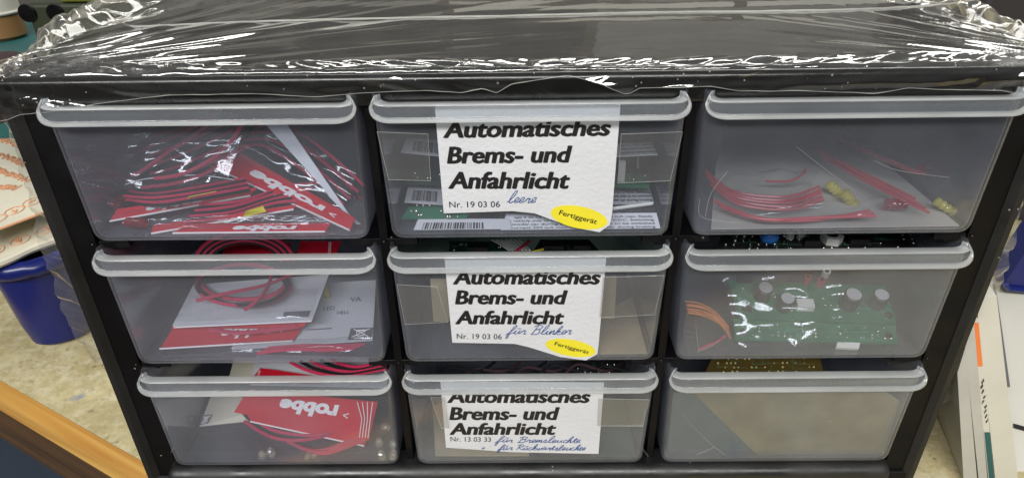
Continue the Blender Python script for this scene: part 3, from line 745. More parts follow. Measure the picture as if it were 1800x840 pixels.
# --- top right drawer: red wires, yellow lamps, bags ------------------------
def ribbed(mb, p, ax, r=.17, h=.9):
    p = Vector(p); ax = Vector(ax).normalized(); pts = []; rr = []
    for i in range(13):
        pts.append(p+ax*(h*i/12)); rr.append(r*(1 if i % 3 else .72)*(1 if 0 < i < 12 else .5))
    mb.tube(pts, rr, 10)
def lamp_pack(label_, base, wires, lamps, bagq, seed, mw='wirepink', group='red wires with lamps'):
    t = thing('wired_lamp', base, label_, 'wired lamps', group)
    for p in wires: cable(t, [p], 'red_wire', M[mw], .048)
    for p, ax, m, r, h in lamps:
        mb = MB(); ribbed(mb, p, ax, r, h); mb.build('lamp', M[m], t, smooth=True)
    if bagq: bag(t, bagq, .12, seed=seed)
    return t
wp = strands([(1240, 300, .5), (1290, 335, .5), (1380, 345, .5), (1440, 328, .5)], 5, 2, 6)
lamp_pack('coil of thin red wires ending in yellow lamps, left half of top right drawer', f(1340, 350), [[f(*x) for x in p] for p in wp]+[[f(*x) for x in ((1345, 318, .5), (1390, 318, .5), (1412, 305, .5), (1416, 296, .5))]],
          [(f(1455, 322, .5), (.62, -.1, -.5), 'ledyel', .2, .75), (f(1482, 338, .45), (.55, -.1, -.55), 'ledyel', .2, .7)],
          [f(1235, 372, .7), f(1420, 385, .7), f(1440, 300, 1.1), f(1250, 295, 1.1)], 4)
wp = strands([(1255, 352, .35), (1330, 382, .35), (1430, 392, .35), (1530, 370, .4)], 4, 4, 4)
lamp_pack('lowest loop of red wires lying along the front of the top right drawer', f(1380, 385), [[f(*x) for x in p] for p in wp],
          [(f(1556, 358, .4), (.8, .1, -.1), 'ledred', .2, .8)], [f(1320, 398, .4), f(1620, 392, .4), f(1560, 345, .9), f(1420, 350, .9)], 5)
wp = strands([(1420, 248, .6), (1480, 285, .6), (1560, 325, .6), (1610, 350, .5)], 4, 9, 9)
lamp_pack('diagonal bundle of red wires with one yellow lamp, right of the top right drawer', f(1560, 320), [[f(*x) for x in p] for p in wp],
          [(f(1644, 352, .45), (.75, -.2, -.45), 'ledyel', .17, .85)], [f(1400, 260, 1.0), f(1640, 380, .7), f(1680, 320, .9), f(1440, 225, 1.2)], 6)
wp = strands([(1460, 240, .8), (1510, 262, .8), (1560, 285, .8), (1610, 305, .8)], 2, 16, 2)
lamp_pack('short red wires with two red lamps high in the top right drawer', f(1560, 280), [[f(*x) for x in p] for p in wp],
          [(f(1628, 297, .7), (.7, .1, .1), 'ledred', .16, .5)], [f(1540, 282, 1.0), f(1668, 312, .9), f(1650, 260, 1.2), f(1500, 250, 1.3)], 7)
mb = MB(); mb.slab([f(1258, 290, .0), f(1250, 402, .0), f(1690, 396, .0), f(1745, 245, .0), f(1715, 218, .0), f(1280, 214, .0)], .03)  # added sheet giving this drawer its pale grey tan tone
solo(mb, 'backing_sheet', M['greytan'], 'grey tan card lying flat under the wires in the top right drawer', 'card')

# --- middle left drawer ------------------------------------------------------
f = F(1)
def bin_icon(parent, quad):
    """crossed-out wheeled bin on a dark square"""
    mb = MB(); patch_rect(mb, quad, 0, 1, 0, 1, lift=.02); sq = mb.build('dark_square', M['grey'], parent)
    a, b, c, d = [Vector(p) for p in quad]; n = (b-a).cross(d-a).normalized()
    if n.dot(EYE-a) < 0: n = -n
    P = lambda u, v: (a*(1-u)+b*u)*(1-v)+(d*(1-u)+c*u)*v+n*.035
    mb = MB()
    for q in ([(.3, .72), (.36, .3), (.64, .3), (.7, .72), (.3, .72)], [(.25, .78), (.75, .78)], [(.15, .2), (.85, .88)], [(.15, .88), (.85, .2)], [(.25, .12), (.75, .12)]):
        mb.tube([P(*p) for p in q], .02, 5)
    mb.build('crossed_bin_symbol', M['white'], parent)
t = thing('bagged_cable', f(520, 590), 'large white card with crossed bin symbol on the floor of the middle left drawer', 'cable pack', 'bagged cables with red header cards')
q = [f(408, 613, .05), f(655, 597, .05), f(661, 492, .05), f(420, 505, .05)]
c = header_card(t, q, None, 'white_card', False, 'paper')
bin_icon(c, [f(611, 598, .06), f(653, 596, .06), f(656, 576, .06), f(617, 577, .06)])
mb = MB()
for s_, u0, u1, v0, v1 in (('LED', .63, .71, .50, .57), ('VA', .82, .9, .62, .70), ('HELL', .73, .82, .42, .48)): patch_text(mb, q, s_, u0, u1, v0, v1)
patch_rect(mb, q, .52, .7, .2, .215)
mb.build('printing', M['grey'], c)
for k in range(3):
    mb = MB(); lamp_body(mb, f(571+2*k, 505+7*k, .1), (.1, -.4, .5), .14, .4); mb.build('yellow_lamp', M['ledyel'], t, smooth=True)
cable(t, [[f(*x) for x in p] for p in strands([(470, 612, .1), (530, 606, .15), (590, 607, .1), (640, 604, .12)], 4, -6, 3)], 'red_wire', M['wirered'], .06)
bag(t, [f(400, 620, .1), f(650, 616, .1), f(655, 590, .3), f(410, 600, .3)], .1, seed=8)
t = thing('bagged_cable', f(410, 590), 'dark red card lying front left under the white one in the middle left drawer', 'cable pack', 'bagged cables with red header cards')
q = [f(281, 613, .12), f(515, 599, .12), f(540, 561, .3), f(305, 574, .3)]
header_card(t, q, [('robbe', .40, .78, .25, .75, dict(bold=.04, rot=True)), ('>', .83, .87, .35, .7, dict(rot=True))])
mb = MB(); mb.slab([f(300, 577, .4), f(530, 575, .4), f(548, 560, .55), f(320, 560, .55)], .05); mb.build('header_card', M['red'], t)
cable(t, [[f(*x) for x in p] for p in strands([(365, 578, .45), (420, 583, .45), (480, 578, .45), (520, 572, .45)], 2, 4, 3)], 'red_wire', M['wirered'], .06)
t = thing('bagged_cable', f(430, 530), 'white card under a round coil of red cable in the middle left drawer', 'cable pack', 'bagged cables with red header cards')
q = [f(303, 572, .7), f(549, 561, .7), f(578, 482, 1.0), f(340, 500, 1.0)]
c = header_card(t, q, None, 'white_card', False, 'paper')
mb = MB(); patch_rect(mb, q, .775, .965, .05, .18); mb.build('dark_square', M['grey'], c)
mb = MB(); mb.tube([f(306, 575, .66), f(548, 564, .66)], .04, 5); mb.build('card_edge', M['white'], c)
for k in range(7):
    pts = []
    for i in range(14):
        a_ = 2*pi*i/14; rx = 78+4*sin(k*2.1); ry = 33+3*cos(k*1.7)
        pts.append(f(428+rx*cos(a_)+3*sin(k*3), 500+ry*sin(a_)+5*sin(k*2.3), .95+.06*k+.12*sin(2*a_+k)))
    mb = MB(); mb.tube(spline(pts, 5, True), .075, 7, closed=True); mb.build('red_wire' if k % 3 else 'black_wire', M['wirered'] if k % 3 else M['wireblack'], t, smooth=True)
cable(t, [[f(345, 528, 1.4), f(400, 515, 1.5), f(470, 500, 1.5), f(520, 478, 1.5)], [f(430, 545, 1.4), f(455, 525, 1.5), f(470, 505, 1.5), f(478, 482, 1.5)]], 'red_wire', M['wirered'])
bag(t, [f(290, 566, .8), f(550, 556, .8), f(560, 505, 1.1), f(310, 520, 1.1)], .12, seed=9)
t = thing('bagged_cable', at(480, 438, 4), 'dark red cable coil and red card glimpsed over the lip of the middle left drawer', 'cable pack', 'bagged cables with red header cards')
A = lambda px, py, Y: at(px, py, Y)
q = [A(520, 452, 3.2), A(588, 452, 3.2), A(600, 424, 4.6), A(528, 424, 4.6)]
header_card(t, q, None, edge=False)
mb = MB(); patch_text(mb, [A(575, 448, 3.4), A(575, 428, 4.4), A(587, 426, 4.4), A(585, 448, 3.4)], 'com', .0, 1, .2, .9, bold=.01); mb.build('printing', M['white'], t)
q = [A(388, 452, 3.6), A(510, 452, 3.6), A(510, 426, 5), A(400, 426, 5)]; header_card(t, q, None, edge=False)
for k in range(6):
    pts = [A(430+(62+5*k)*cos(a_), 462-(36+3.5*k)*sin(a_), 3.4-.05*k+.0*a_) for a_ in [pi*.02+pi*.96*i/10 for i in range(11)]]
    cable(t, [pts], 'red_wire' if k % 2 else 'black_wire', M['wirered'] if k % 2 else M['wireblack'])
mb = MB(); mb.slab([A(293, 452, 5.5), A(342, 452, 5.5), A(352, 418, 7.5), A(290, 418, 7.5)], .04)
solo(mb, 'paper_slip', M['paper'], 'white slip visible over the left part of the lip of the middle left drawer', 'paper slip')

f = F(1, 0)
# --- centre drawer: dark boards, mint sheet ----------------------------------
mb = MB(); mb.slab([A(730, 452, 6.3), A(1140, 452, 6.3), A(1150, 414, 9.0), A(722, 414, 9.0)], .04)
solo(mb, 'foam_sheet', M['mint'], 'pale mint green sheet behind the boards in the centre drawer', 'sheet')
def parts_board(label_, quad, m, comps, pads, seed, grp='loose circuit boards in the drawers'):
    t = thing('circuit_module', quad[0], label_, 'circuit board', grp)
    c, P = board(t, quad, m, pads=pads, seed=seed)
    a, b, d = Vector(quad[0]), Vector(quad[1]), Vector(quad[3]); n = (b-a).cross(d-a).normalized()
    if n.dot(EYE-a) < 0: n = -n
    for nm, u, v, kind, sz in comps:
        p = P(u, v); mb = MB()
        if kind == 'can':
            mb.cyl(p, n, sz, sz*2.2, 16, bev=.05); o = mb.build(nm, M['chip'], t, smooth=True)
            mt = MB(); mt.cyl(p+n*sz*2.19, n, sz*.82, .03, 16)
            for k in range(3):
                e = (b-a).normalized(); e2 = n.cross(e); w_ = e*cos(k*2.1)+e2*sin(k*2.1)
            mt.build('capacitor_top', M['captop'], o)
        elif kind == 'chip':
            e = (b-a).normalized(); g = n.cross(e)
            mb.slab([p+n*.25-e*sz-g*sz*.5, p+n*.25+e*sz-g*sz*.5, p+n*.25+e*sz+g*sz*.5, p+n*.25-e*sz+g*sz*.5], .22)
            mb.build(nm, M['chip'], t)
        elif kind == 'disc':
            mb.ball(p+n*sz*.9, sz, 8, (1, .55, .7)); mb.build(nm, M['bluecap'], t, smooth=True)
        elif kind == 'nut':
            mb.cyl(p, n, sz, .3, 6); o = mb.build(nm, M['ceram'], t)
            mt = MB(); mt.cyl(p+n*.3, n, sz*.5, .02, 12); mt.build('bore', M['chip'], o)
        elif kind == 'ring':
            mb.cyl(p, n, sz, .35, 12); o = mb.build(nm, M['ceram'] if 'red' not in nm else M['wirered'], t, smooth=True)
            mt = MB(); mt.cyl(p+n*.35, n, sz*.5, .02, 12); mt.build('bore', M['chip'], o)
        elif kind == 'hole':
            mb.cyl(p, n, sz, .02, 14); o = mb.build(nm, M['solder'], t)
            mt = MB(); mt.cyl(p+n*.02, n, sz*.72, .01, 14); mt.build('bore', M['chip'], o)
        elif kind == 'block':
            e = (b-a).normalized(); g = n.cross(e)
            mb.slab([p+n*.35-e*sz-g*sz*.6, p+n*.35+e*sz-g*sz*.6, p+n*.35+e*sz+g*sz*.6, p+n*.35-e*sz+g*sz*.6], .3)
            mb.build(nm, M['ceram'], t)
    return t
parts_board('dark green board with a bright corner hole above the lip of the centre drawer', [A(790, 452, 4.2), A(900, 452, 4.2), A(880, 424, 5.6), A(790, 424, 5.6)], 'pcbdark',
            [('mounting_hole', .1, .75, 'hole', .14), ('integrated_circuit', .5, .4, 'chip', .4)], 14, 5)
parts_board('dark board with black chips right of middle behind the lip of the centre drawer', [A(930, 452, 3.4), A(1065, 452, 3.4), A(1035, 421, 4.6), A(950, 421, 4.6)], 'chip',
            [('integrated_circuit', .3, .5, 'chip', .4), ('integrated_circuit', .75, .5, 'chip', .35)], 9, 6)
t = thing('ribbon_lead', A(900, 440, 3.6), 'grey ribbon lead with red and yellow wires between two boards in the centre drawer', 'cable')
for k in range(7): cable(t, [[A(865+8*k, 422, 5.0), A(880+7*k, 430, 4.3), A(895+6*k, 440, 3.7)]], 'ribbon_wire', M['alu'] if False else M['ceram'], .04)
cable(t, [[A(895, 452, 3.3), A(910, 440, 3.7), A(930, 424, 4.5)]], 'red_wire', M['wirered'])
cable(t, [[A(905, 452, 3.2), A(925, 446, 3.4), A(955, 438, 3.8)]], 'yellow_wire', M['yellow'], .05)
mb = MB(); mb.slab([f(1000, 628, .03), f(1140, 625, .03), f(1150, 520, .03), f(1070, 545, .03)], .03)
solo(mb, 'card_piece', M['tan'], 'tan card scrap lying at the front right of the centre drawer floor', 'card')
for k, (u0, u1, y) in enumerate(((762, 790, 490), (1050, 1080, 485))):
    mb = MB(); mb.slab([at(u0, y+75, .2), at(u1, y+75, .2), at(u1+4, y, .2), at(u0-6, y, .2)], .03)
    solo(mb, 'card_strip', M['tan'], ('narrow tan strip behind the left edge of the label in the centre drawer', 'narrow tan strip behind the right edge of the label in the centre drawer')[k], 'card strip')

f = F(1, 1)
# --- middle right drawer: two green boards -----------------------------------
parts_board('upper green circuit board with four upright capacitors in the middle right drawer',
            [f(1302, 560, .7), f(1576, 568, .7), f(1556, 502, 1.3), f(1280, 492, 1.2)], 'pcb',
            [('capacitor', .18, .55, 'can', .31), ('capacitor', .30, .30, 'can', .30), ('capacitor', .72, .42, 'can', .34), ('capacitor', .90, .46, 'can', .31),
             ('crystal', .43, .32, 'block', .32), ('red_ring', .50, 1.02, 'ring', .14), ('red_ring', .58, .95, 'ring', .15), ('nut', .63, 1.2, 'ring', .16),
             ('mounting_hole', .06, .25, 'hole', .2), ('mounting_hole', .96, .2, 'hole', .18), ('relay', .1, 1.0, 'chip', .3)], 16, 7)
parts_board('lower green circuit board covered in solder points, front of the middle right drawer',
            [f(1292, 597, .2), f(1578, 603, .2), f(1574, 570, .55), f(1290, 560, .55)], 'pcb', [('mounting_hole', .05, .35, 'hole', .17), ('mounting_hole', .95, .4, 'hole', .16)], 34, 8)
t = thing('wire_bunch', f(1240, 545), 'bunch of orange wires in a clear bag at the left of the middle right drawer', 'wires')
cable(t, [[f(*x) for x in p] for p in strands([(1205, 530, .5), (1230, 534, .5), (1258, 548, .5), (1280, 575, .3)], 6, 1, 4)], 'orange_wire', M['wireorange'], .035)
cable(t, [[f(1275, 590, .3), f(1260, 600, .25), f(1228, 614, .1)]], 'red_wire', M['wirered'], .05)
bag(t, [f(1225, 616, .1), f(1300, 605, .3), f(1290, 535, .7), f(1220, 545, .5)], .1, seed=10)
bag(t, [f.front(1300, 610, .1), f.front(1590, 604, .1), f.front(1520, 480, 1.9), f.front(1270, 484, 1.9)], .16, n=22, seed=11)
mb = MB(); mb.slab([f(1470, 610, .1), f(1510, 612, .1), f(1512, 602, .2), f(1472, 600, .2)], .15)
solo(mb, 'plug', M['ceram'], 'small white plug in front of the lower green board in the middle right drawer', 'plug')
parts_board('black board with blue capacitor and pale nuts above the middle right drawer lip',
            [A(1255, 448, 1.6), A(1640, 444, 1.6), A(1625, 405, 3.2), A(1270, 408, 3.2)], 'chip',
            [('capacitor', .24, .40, 'disc', .36), ('nut', .335, .72, 'ring', .17), ('nut', .39, .72, 'ring', .17), ('hexagon_nut', .535, .55, 'nut', .42),
             ('integrated_circuit', .44, .4, 'chip', .3), ('inductor', .66, .45, 'chip', .35)], 46, 12)

# --- bottom left drawer --------------------------------------------------------
f = F(2)
t = thing('bagged_cable', f(540, 740), 'bright red card with pale lettering tilted against the front of the bottom left drawer', 'cable pack', 'bagged cables with red header cards')
q = [A(411, 724, .8), A(648, 772, .4), A(664, 706, 1.0), A(436, 684, 1.4)]
header_card(t, q, [('robbe', .28, .72, .36, .78, dict(bold=.05, rot=True)), ('>', .77, .81, .42, .66, dict(rot=True))], edge=False)
q2 = [A(440, 740, .9), A(640, 783, .5), A(650, 760, .7), A(430, 715, 1.1)]
header_card(t, q2, None, edge=True)
mb = MB()
for k in range(4): mb.tube([A(632+5*k, 768, .38), A(636+5*k, 735, .62), A(628+9*k, 706, .9)], .02, 5)
mb.build('bag_seam', M['white'], t)
cable(t, [[f(*x) for x in ((430, 715, 1.0), (450, 738, .9), (490, 758, .6), (560, 764, .5), (610, 745, .9))], [f(*x) for x in ((430, 740, .5), (480, 768, .4), (540, 772, .4), (620, 752, .4))]], 'red_wire', M['wirered'])
cable(t, [[f(*x) for x in ((425, 722, 1.0), (450, 745, .8), (500, 765, .4), (560, 768, .4), (630, 735, .6))]], 'black_wire', M['wireblack'])
cable(t, [[f(*x) for x in p] for p in strands([(500, 770, .3), (530, 785, .25), (570, 790, .2), (640, 762, .3)], 4, 3, 2)], 'red_wire', M['wirered'], .06)
t = thing('paper_card', f(360, 740), 'cream grey card with a dark square symbol at the left of the bottom left drawer', 'card')
q = [f(333, 749, .1), f(480, 735, .1), f(500, 708, .5), f(372, 690, .5)]
mb = MB(); mb.slab(q, .04); mb.build('sheet', M['cream'], t)
bin_icon(t, [f(336, 747, .13), f(366, 744, .13), f(374, 728, .3), f(346, 730, .3)])
for k, (px, py, ax, tx) in enumerate([(462, 800, (.2, -.5, .8), 'clear lamp, left of a pair at the front of the bottom left drawer'), (478, 797, (.1, -.4, .9), 'clear lamp, right of a pair at the front of the bottom left drawer'),
        (552, 797, (-.3, -.6, .3), 'single clear lamp below the red wires in the bottom left drawer'), (675, 750, (.3, -.4, .3), 'rearmost clear lamp by the right wall of the bottom left drawer'),
        (667, 778, (.1, -.5, .8), 'clear lamp in the middle of the cluster, left one, bottom left drawer'), (692, 780, (.2, -.5, .5), 'clear lamp touching the right wall of the bottom left drawer'),
        (671, 806, (.0, -.4, .9), 'clear lamp at the front of the cluster, left one, bottom left drawer'), (690, 806, (.2, -.3, .9), 'clear lamp in the front right corner of the bottom left drawer')]):
    t = thing('lamp', f(px, py), tx, 'lamp', 'loose clear lamps')
    mb = MB(); lamp_body(mb, f(px, py, .1), ax, .165, .5); mb.build('bulb', M['led'], t, smooth=True)
    mb = MB(); mb.cyl(f(px, py, .1), [-x for x in ax], .12, .12, 8); mb.build('base', M['ceram'], t, smooth=True)
t = thing('bagged_cable', A(560, 655, 4), 'white card with red foot and cable loops above the lip of the bottom left drawer', 'cable pack', 'bagged cables with red header cards')
q = [A(440, 675, 2.6), A(680, 680, 2.6), A(680, 628, 4.8), A(450, 622, 4.8)]; header_card(t, q, None, 'white_card', False, 'paper')
q = [A(440, 668, 2.5), A(560, 672, 2.5), A(560, 661, 2.9), A(458, 646, 3.4)]; header_card(t, q, None, edge=False)
mb = MB(); patch_text(mb, [A(450, 664, 2.6), A(455, 648, 3.3), A(463, 649, 3.3), A(458, 664, 2.6)], '.com', 0, 1, .1, .9, bold=.01); mb.build('printing', M['white'], t)
for k in range(5):
    cable(t, [[A(510+18*k, 636-k, 3.6), A(545+14*k, 652-3*k, 3.0), A(600+8*k, 660-4*k, 2.7), A(680, 648-4*k, 2.8)]], 'red_wire' if k % 2 == 0 else 'black_wire', M['wirered'] if k % 2 == 0 else M['wireblack'])
t = thing('paper_card', A(430, 650, 4), 'cream folded card left of the red one, above the bottom left drawer lip', 'card')
mb = MB(); mb.slab([A(400, 672, 3), A(440, 672, 3), A(462, 628, 5), A(412, 628, 5)], .05); mb.build('sheet', M['cream'], t)

f = F(2, 0)
# --- bottom middle and bottom right drawers -------------------------------------
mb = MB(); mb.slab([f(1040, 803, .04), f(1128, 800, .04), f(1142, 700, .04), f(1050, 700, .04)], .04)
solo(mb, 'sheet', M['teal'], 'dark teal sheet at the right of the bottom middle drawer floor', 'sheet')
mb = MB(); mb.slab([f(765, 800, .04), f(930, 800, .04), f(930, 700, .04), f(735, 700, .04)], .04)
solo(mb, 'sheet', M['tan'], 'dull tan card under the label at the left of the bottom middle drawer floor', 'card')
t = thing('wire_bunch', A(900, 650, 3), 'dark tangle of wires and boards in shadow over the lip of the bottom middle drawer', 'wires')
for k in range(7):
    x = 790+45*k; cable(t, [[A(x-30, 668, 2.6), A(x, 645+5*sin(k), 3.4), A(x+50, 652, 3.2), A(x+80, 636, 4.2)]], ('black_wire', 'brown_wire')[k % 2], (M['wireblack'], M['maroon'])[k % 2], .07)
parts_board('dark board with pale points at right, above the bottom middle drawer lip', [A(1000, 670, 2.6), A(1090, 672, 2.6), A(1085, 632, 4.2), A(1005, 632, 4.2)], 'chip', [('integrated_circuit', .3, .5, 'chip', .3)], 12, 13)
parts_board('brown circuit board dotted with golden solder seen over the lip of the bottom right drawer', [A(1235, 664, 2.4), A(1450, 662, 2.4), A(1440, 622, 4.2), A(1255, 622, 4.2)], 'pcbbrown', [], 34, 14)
mb = MB(); mb.slab([at(1332, 800, .12), at(1552, 796, .12), at(1582, 705, .12), at(1560, 690, .12), at(1218, 690, .12)], .05)  # upright sheet standing in for the bench reflected in the drawer front
solo(mb, 'tan_sheet', M['tandark'], 'tan card with a slanting left edge upright behind the front of the bottom right drawer', 'card')
mb = MB(); mb.slab([at(1172, 803, .3), at(1400, 800, .3), at(1400, 690, .3), at(1184, 690, .3)], .05)  # second sheet, painting the darker teal part of that reflection
solo(mb, 'teal_reflection', M['teal'], 'dark teal card behind the tan one in the bottom right drawer', 'card')

def scratches(rc, lines):
    d = DR[rc]; mb = MB()
    for q in lines: mb.tube(spline([at(*p, -.462) for p in q], 5), .008, 4)
    mb.build('scratch_marks', M['scratch'], d)
scratches((2, 1), [[(1198, 722), (1215, 745), (1250, 780), (1275, 799)], [(1225, 798), (1245, 790), (1258, 784)], [(1450, 738), (1465, 741)]])
scratches((2, 0), [[(1142, 700), (1134, 720), (1130, 748)], [(1120, 775), (1140, 802)]])
scratches((2, -1), [[(262, 690), (275, 712), (282, 724)], [(300, 795), (306, 786)]])
scratches((1, 1), [[(1225, 618), (1250, 608), (1265, 598)], [(1222, 560), (1226, 600), (1228, 616)]])
scratches((0, 1), [[(1230, 350), (1234, 382), (1300, 392)], [(1240, 380), (1250, 340), (1280, 300)], [(1400, 258), (1460, 305), (1500, 335)], [(1535, 282), (1580, 300), (1668, 312)]])
# ------------------------------------------------------------------ shrink film over the top
def interp(tab, x):
    if x <= tab[0][0]: return tab[0][1]
    for (a, b), (c, d) in zip(tab, tab[1:]):
        if x <= c: return b+(d-b)*(x-a)/(c-a)
    return tab[-1][1]
edge_px = [(-30, 215), (10, 212), (40, 200), (75, 196), (150, 186), (300, 166), (450, 164), (560, 170), (640, 164), (750, 158), (810, 164), (850, 155), (872, 164), (900, 148), (1000, 133), (1060, 148), (1098, 166), (1112, 165), (1120, 156), (1250, 152), (1300, 160), (1400, 160), (1540, 165), (1600, 155), (1700, 158), (1760, 160), (1830, 172)]
edge = sorted((at(x, y, -.32).x, at(x, y, -.32).z) for x, y in edge_px)
NZ = lambda x, y, z=0: mnoise.noise(Vector((x, y, z)))
def ridge(v): return max(0, 1-abs(v)*2.6)
film = thing('shrink_film', (0, 0, 5.9), 'clear wrinkled shrink film stretched over the top of the black cabinet', 'plastic film')
nx, front, top_ = 460, 16, 150
XW = 16.55
def film_pt(i, j):
    u = i/nx; x = -XW+2*XW*u
    d = abs(x)
    if j < front:                                   # hanging front edge
        zb = interp(edge, x); k = j/front; z = zb+(6.0-zb)*k; y = -.30
        s = -(6.0-z)
    else:
        k = (j-front)/top_; y = -.22+16.6*(k**1.35); z = 6.02; s = y+.22
        if j == front: y = -.26
    # long wrinkles fanning out of the two front corners
    dz = 0
    for cx_, rr_ in ((-17.4, 6.5), (17.4, 3.2)):
        rx, ry = x-cx_, y+1.2; R_ = math.hypot(rx, ry); th = math.atan2(ry, abs(rx)); rl = math.log(R_+.5)
        fade = math.exp(-R_/rr_)*1.3
        dz += fade*(.30*NZ(th*8+cx_, rl*.7, 2)+.16*NZ(th*17, rl*.9, 5)+.05*ridge(NZ(th*26, rl, 8)))
    dz += .040*NZ(x*.09, y*.55, 9)+.007*NZ(x*.16, y*1.3, 4)*math.exp(-((y-1.5)/2.5)**2)
    # puckers along the front crest
    pk = math.exp(-((s-.50)/.36)**2) if s > 0 else math.exp(-(s/.35)**2)*.45
    sg = -1 if x < 0 else 1
    lean = x - sg*s*1.9
    am = .75+.5*NZ(x*.25, 3.3, 6)
    dz += pk*am*(.17*NZ(lean*.62, s*.9, 1)+.17*NZ(lean*1.6, s*1.9, 7)+.085*NZ(lean*3.3, s*2.8, 2)+.03*NZ(lean*7, s*5, 12)+.02*abs(NZ(x*6, s*5, 2)))
    if s < 0:
        fl_ = max(0, min(1, (6.0-z)/.5))
        out = .20*NZ(x*.25-sg*z*.9, z*1.3, 11)+.12*NZ(x*.7-sg*z*1.3, z*2.6, 3)+.05
        y -= max(.0, out)*fl_ + .03*(1-j/front)*NZ(x*2, 0, 8)
        y -= dz*.5
    else: z += dz+.03
    return Vector((x, y, z))
mb = MB()
vs = [film_pt(i, j) for j in range(front+top_+1) for i in range(nx+1)]
mb.add(vs, [(j*(nx+1)+i, j*(nx+1)+i+1, (j+1)*(nx+1)+i+1, (j+1)*(nx+1)+i) for j in range(front+top_) for i in range(nx)])
mb.build('top_sheet', M['film'], film, smooth='sheet')
mb = MB(); mb.tube([vs[i] for i in range(0, nx+1, 2)], [.007+.014*abs(NZ(i*.06, 2)) for i in range(0, nx+1, 2)], 5); mb.build('film_hem', M['seam'], film, smooth=True)
# weld seam
mb = MB(); sp = [on(x, y, 6.08) for x, y in ((215, 40), (235, 47), (290, 45), (460, 38), (700, 32), (900, 28), (1150, 22), (1350, 20), (1500, 17), (1620, 11), (1690, 4), (1745, -8))]
sp = spline(sp, 12); mb.tube([p+Vector((0, .03*NZ(i*.3, 1), .02*NZ(i*.5, 4))) for i, p in enumerate(sp)], [.035+.025*abs(NZ(i*.35, 0)) for i in range(len(sp))], 6)
mb.build('weld_seam', M['seam'], film, smooth=True)
# bunched ears at the two top corners
def ear(sgn, outline, seed):
    """outline: list of (y, out, drop); the gathered film stands off the cabinet's upper side edge"""
    mb = MB(); nu, nv = 90, 46; vs = []
    for i in range(nu+1):
        y = -.3+15.8*(i/nu)**1.2
        wd = interp(outline, y)
        for j in range(nv+1):
            v = j/nv
            x = sgn*(16.2+wd*v); z = 6.05 - .9*v*v*min(1, wd) + .45*sin(pi*v)*min(1, wd/2)
            amp = min(.45, .05+.16*wd)*min(1, v*4+.1)
            th = y*.55+v*1.5
            dz = amp*(1.1*NZ(th*1.4, v*.9+seed, seed)+.6*NZ(y*.9-v*2.0, v*2.4, seed+3)+.30*NZ(y*2.2, v*4, seed+1)+.25*ridge(NZ(y*1.1+v*2, v*1.3, seed+6)))
            vs.append(Vector((x+sgn*.15*NZ(y*1.2, v*2, seed+5)*min(1, wd), y+.15*NZ(v*5, y*1, seed+7), z+dz)))
    mb.add(vs, [(i*(nv+1)+j, i*(nv+1)+j+1, (i+1)*(nv+1)+j+1, (i+1)*(nv+1)+j) for i in range(nu) for j in range(nv)])
    mb.build('gathered_corner', M['flap'], film, smooth='sheet')
ear(-1, [(-.3, .1), (1.2, .6), (3, 1.2), (5.2, 2.1), (8, 3.0), (12, 4.6), (16, 5)], 3)
ear(1, [(-.3, .2), (1, 1.0), (4, 1.6), (8, 2.4), (12, 3.2), (16, 3.4)], 8)
# film clinging to the two sides
def side_flap(sgn, pts, seed, Y):
    mb = MB(); nv = 14; vs = []; P = spline(pts, 14)
    for i, (p) in enumerate(P):
        for j in range(nv+1):
            v = j/nv; xin = sgn*16.25; x = xin+(p.x-xin)*v
            vs.append(Vector((x, Y+.9*v+.26*NZ(p.z*1.6, v*1.2, seed)*min(1, v*3)+.12*NZ(p.z*4.5, v*1.5, seed), p.z+.06*NZ(p.z*3, v*4, seed+2))))
    mb.add(vs, [(i*(nv+1)+j, i*(nv+1)+j+1, (i+1)*(nv+1)+j+1, (i+1)*(nv+1)+j) for i in range(len(P)-1) for j in range(nv)])
    mb.build('side_flap', M['flap'], film, smooth='sheet')
side_flap(-1, [at(*p, 1.6) for p in ((12, 205), (30, 260), (52, 330), (66, 390), (76, 430), (92, 475), (112, 530), (132, 578), (165, 625))], 4, .5)
side_flap(1, [at(*p, 1.6) for p in ((1800, 330), (1782, 400), (1762, 470), (1742, 515), (1730, 560), (1716, 600), (1692, 650), (1668, 690))], 6, .5)

# ------------------------------------------------------------------ left of the cabinet
# stacking bin
_r0, _r1 = on(132, 452, -7.1), on(0, 482, -7.1); e1 = (_r1-_r0).normalized(); e2 = Vector((e1.y, -e1.x, 0))
if e2.y < 0: e2 = -e2
A0 = _r0+e1*1.0+e2*1.0; A0.z = ZT
def B(a, d, z): return A0+e1*a+e2*d+Vector((0, 0, z+.01))
t = thing('storage_bin', A0, 'dark blue plastic storage bin with rounded rim under the printed sheets, left of the cabinet', 'storage bin', 'blue plastic bins')
mb = MB(); L_, D_, H_ = (_r1-_r0).length-1.2, 6, 5.5
def loop(ins, z, out=0):
    pts = []
    for cx_, cy_, a0 in ((L_-.9, .9, -90), (L_-.9, D_-.9, 0), (.9, D_-.9, 90), (.9, .9, 180)):
        for k in range(6):
            a_ = radians(a0+18*k); pts.append(B(cx_+(.9-ins+out)*cos(a_)+0, cy_+(.9-ins+out)*sin(a_), z))
    return pts
rings = [loop(.35, 0, .5), loop(.1, .25, .6), loop(.0, 1.5, .7), loop(0, H_, 1.0), loop(.15, H_, 1.0), loop(.25, 1.5, .7), loop(.5, .3, .5)]
n = len(rings[0]); mb.add([p for q in rings for p in q], [(i*n+j, i*n+(j+1) % n, (i+1)*n+(j+1) % n, (i+1)*n+j) for i in range(len(rings)-1) for j in range(n)]+[tuple(range(n)), tuple(range(6*n, 7*n))])
mb.build('tub', M['blue'], t, smooth=True)
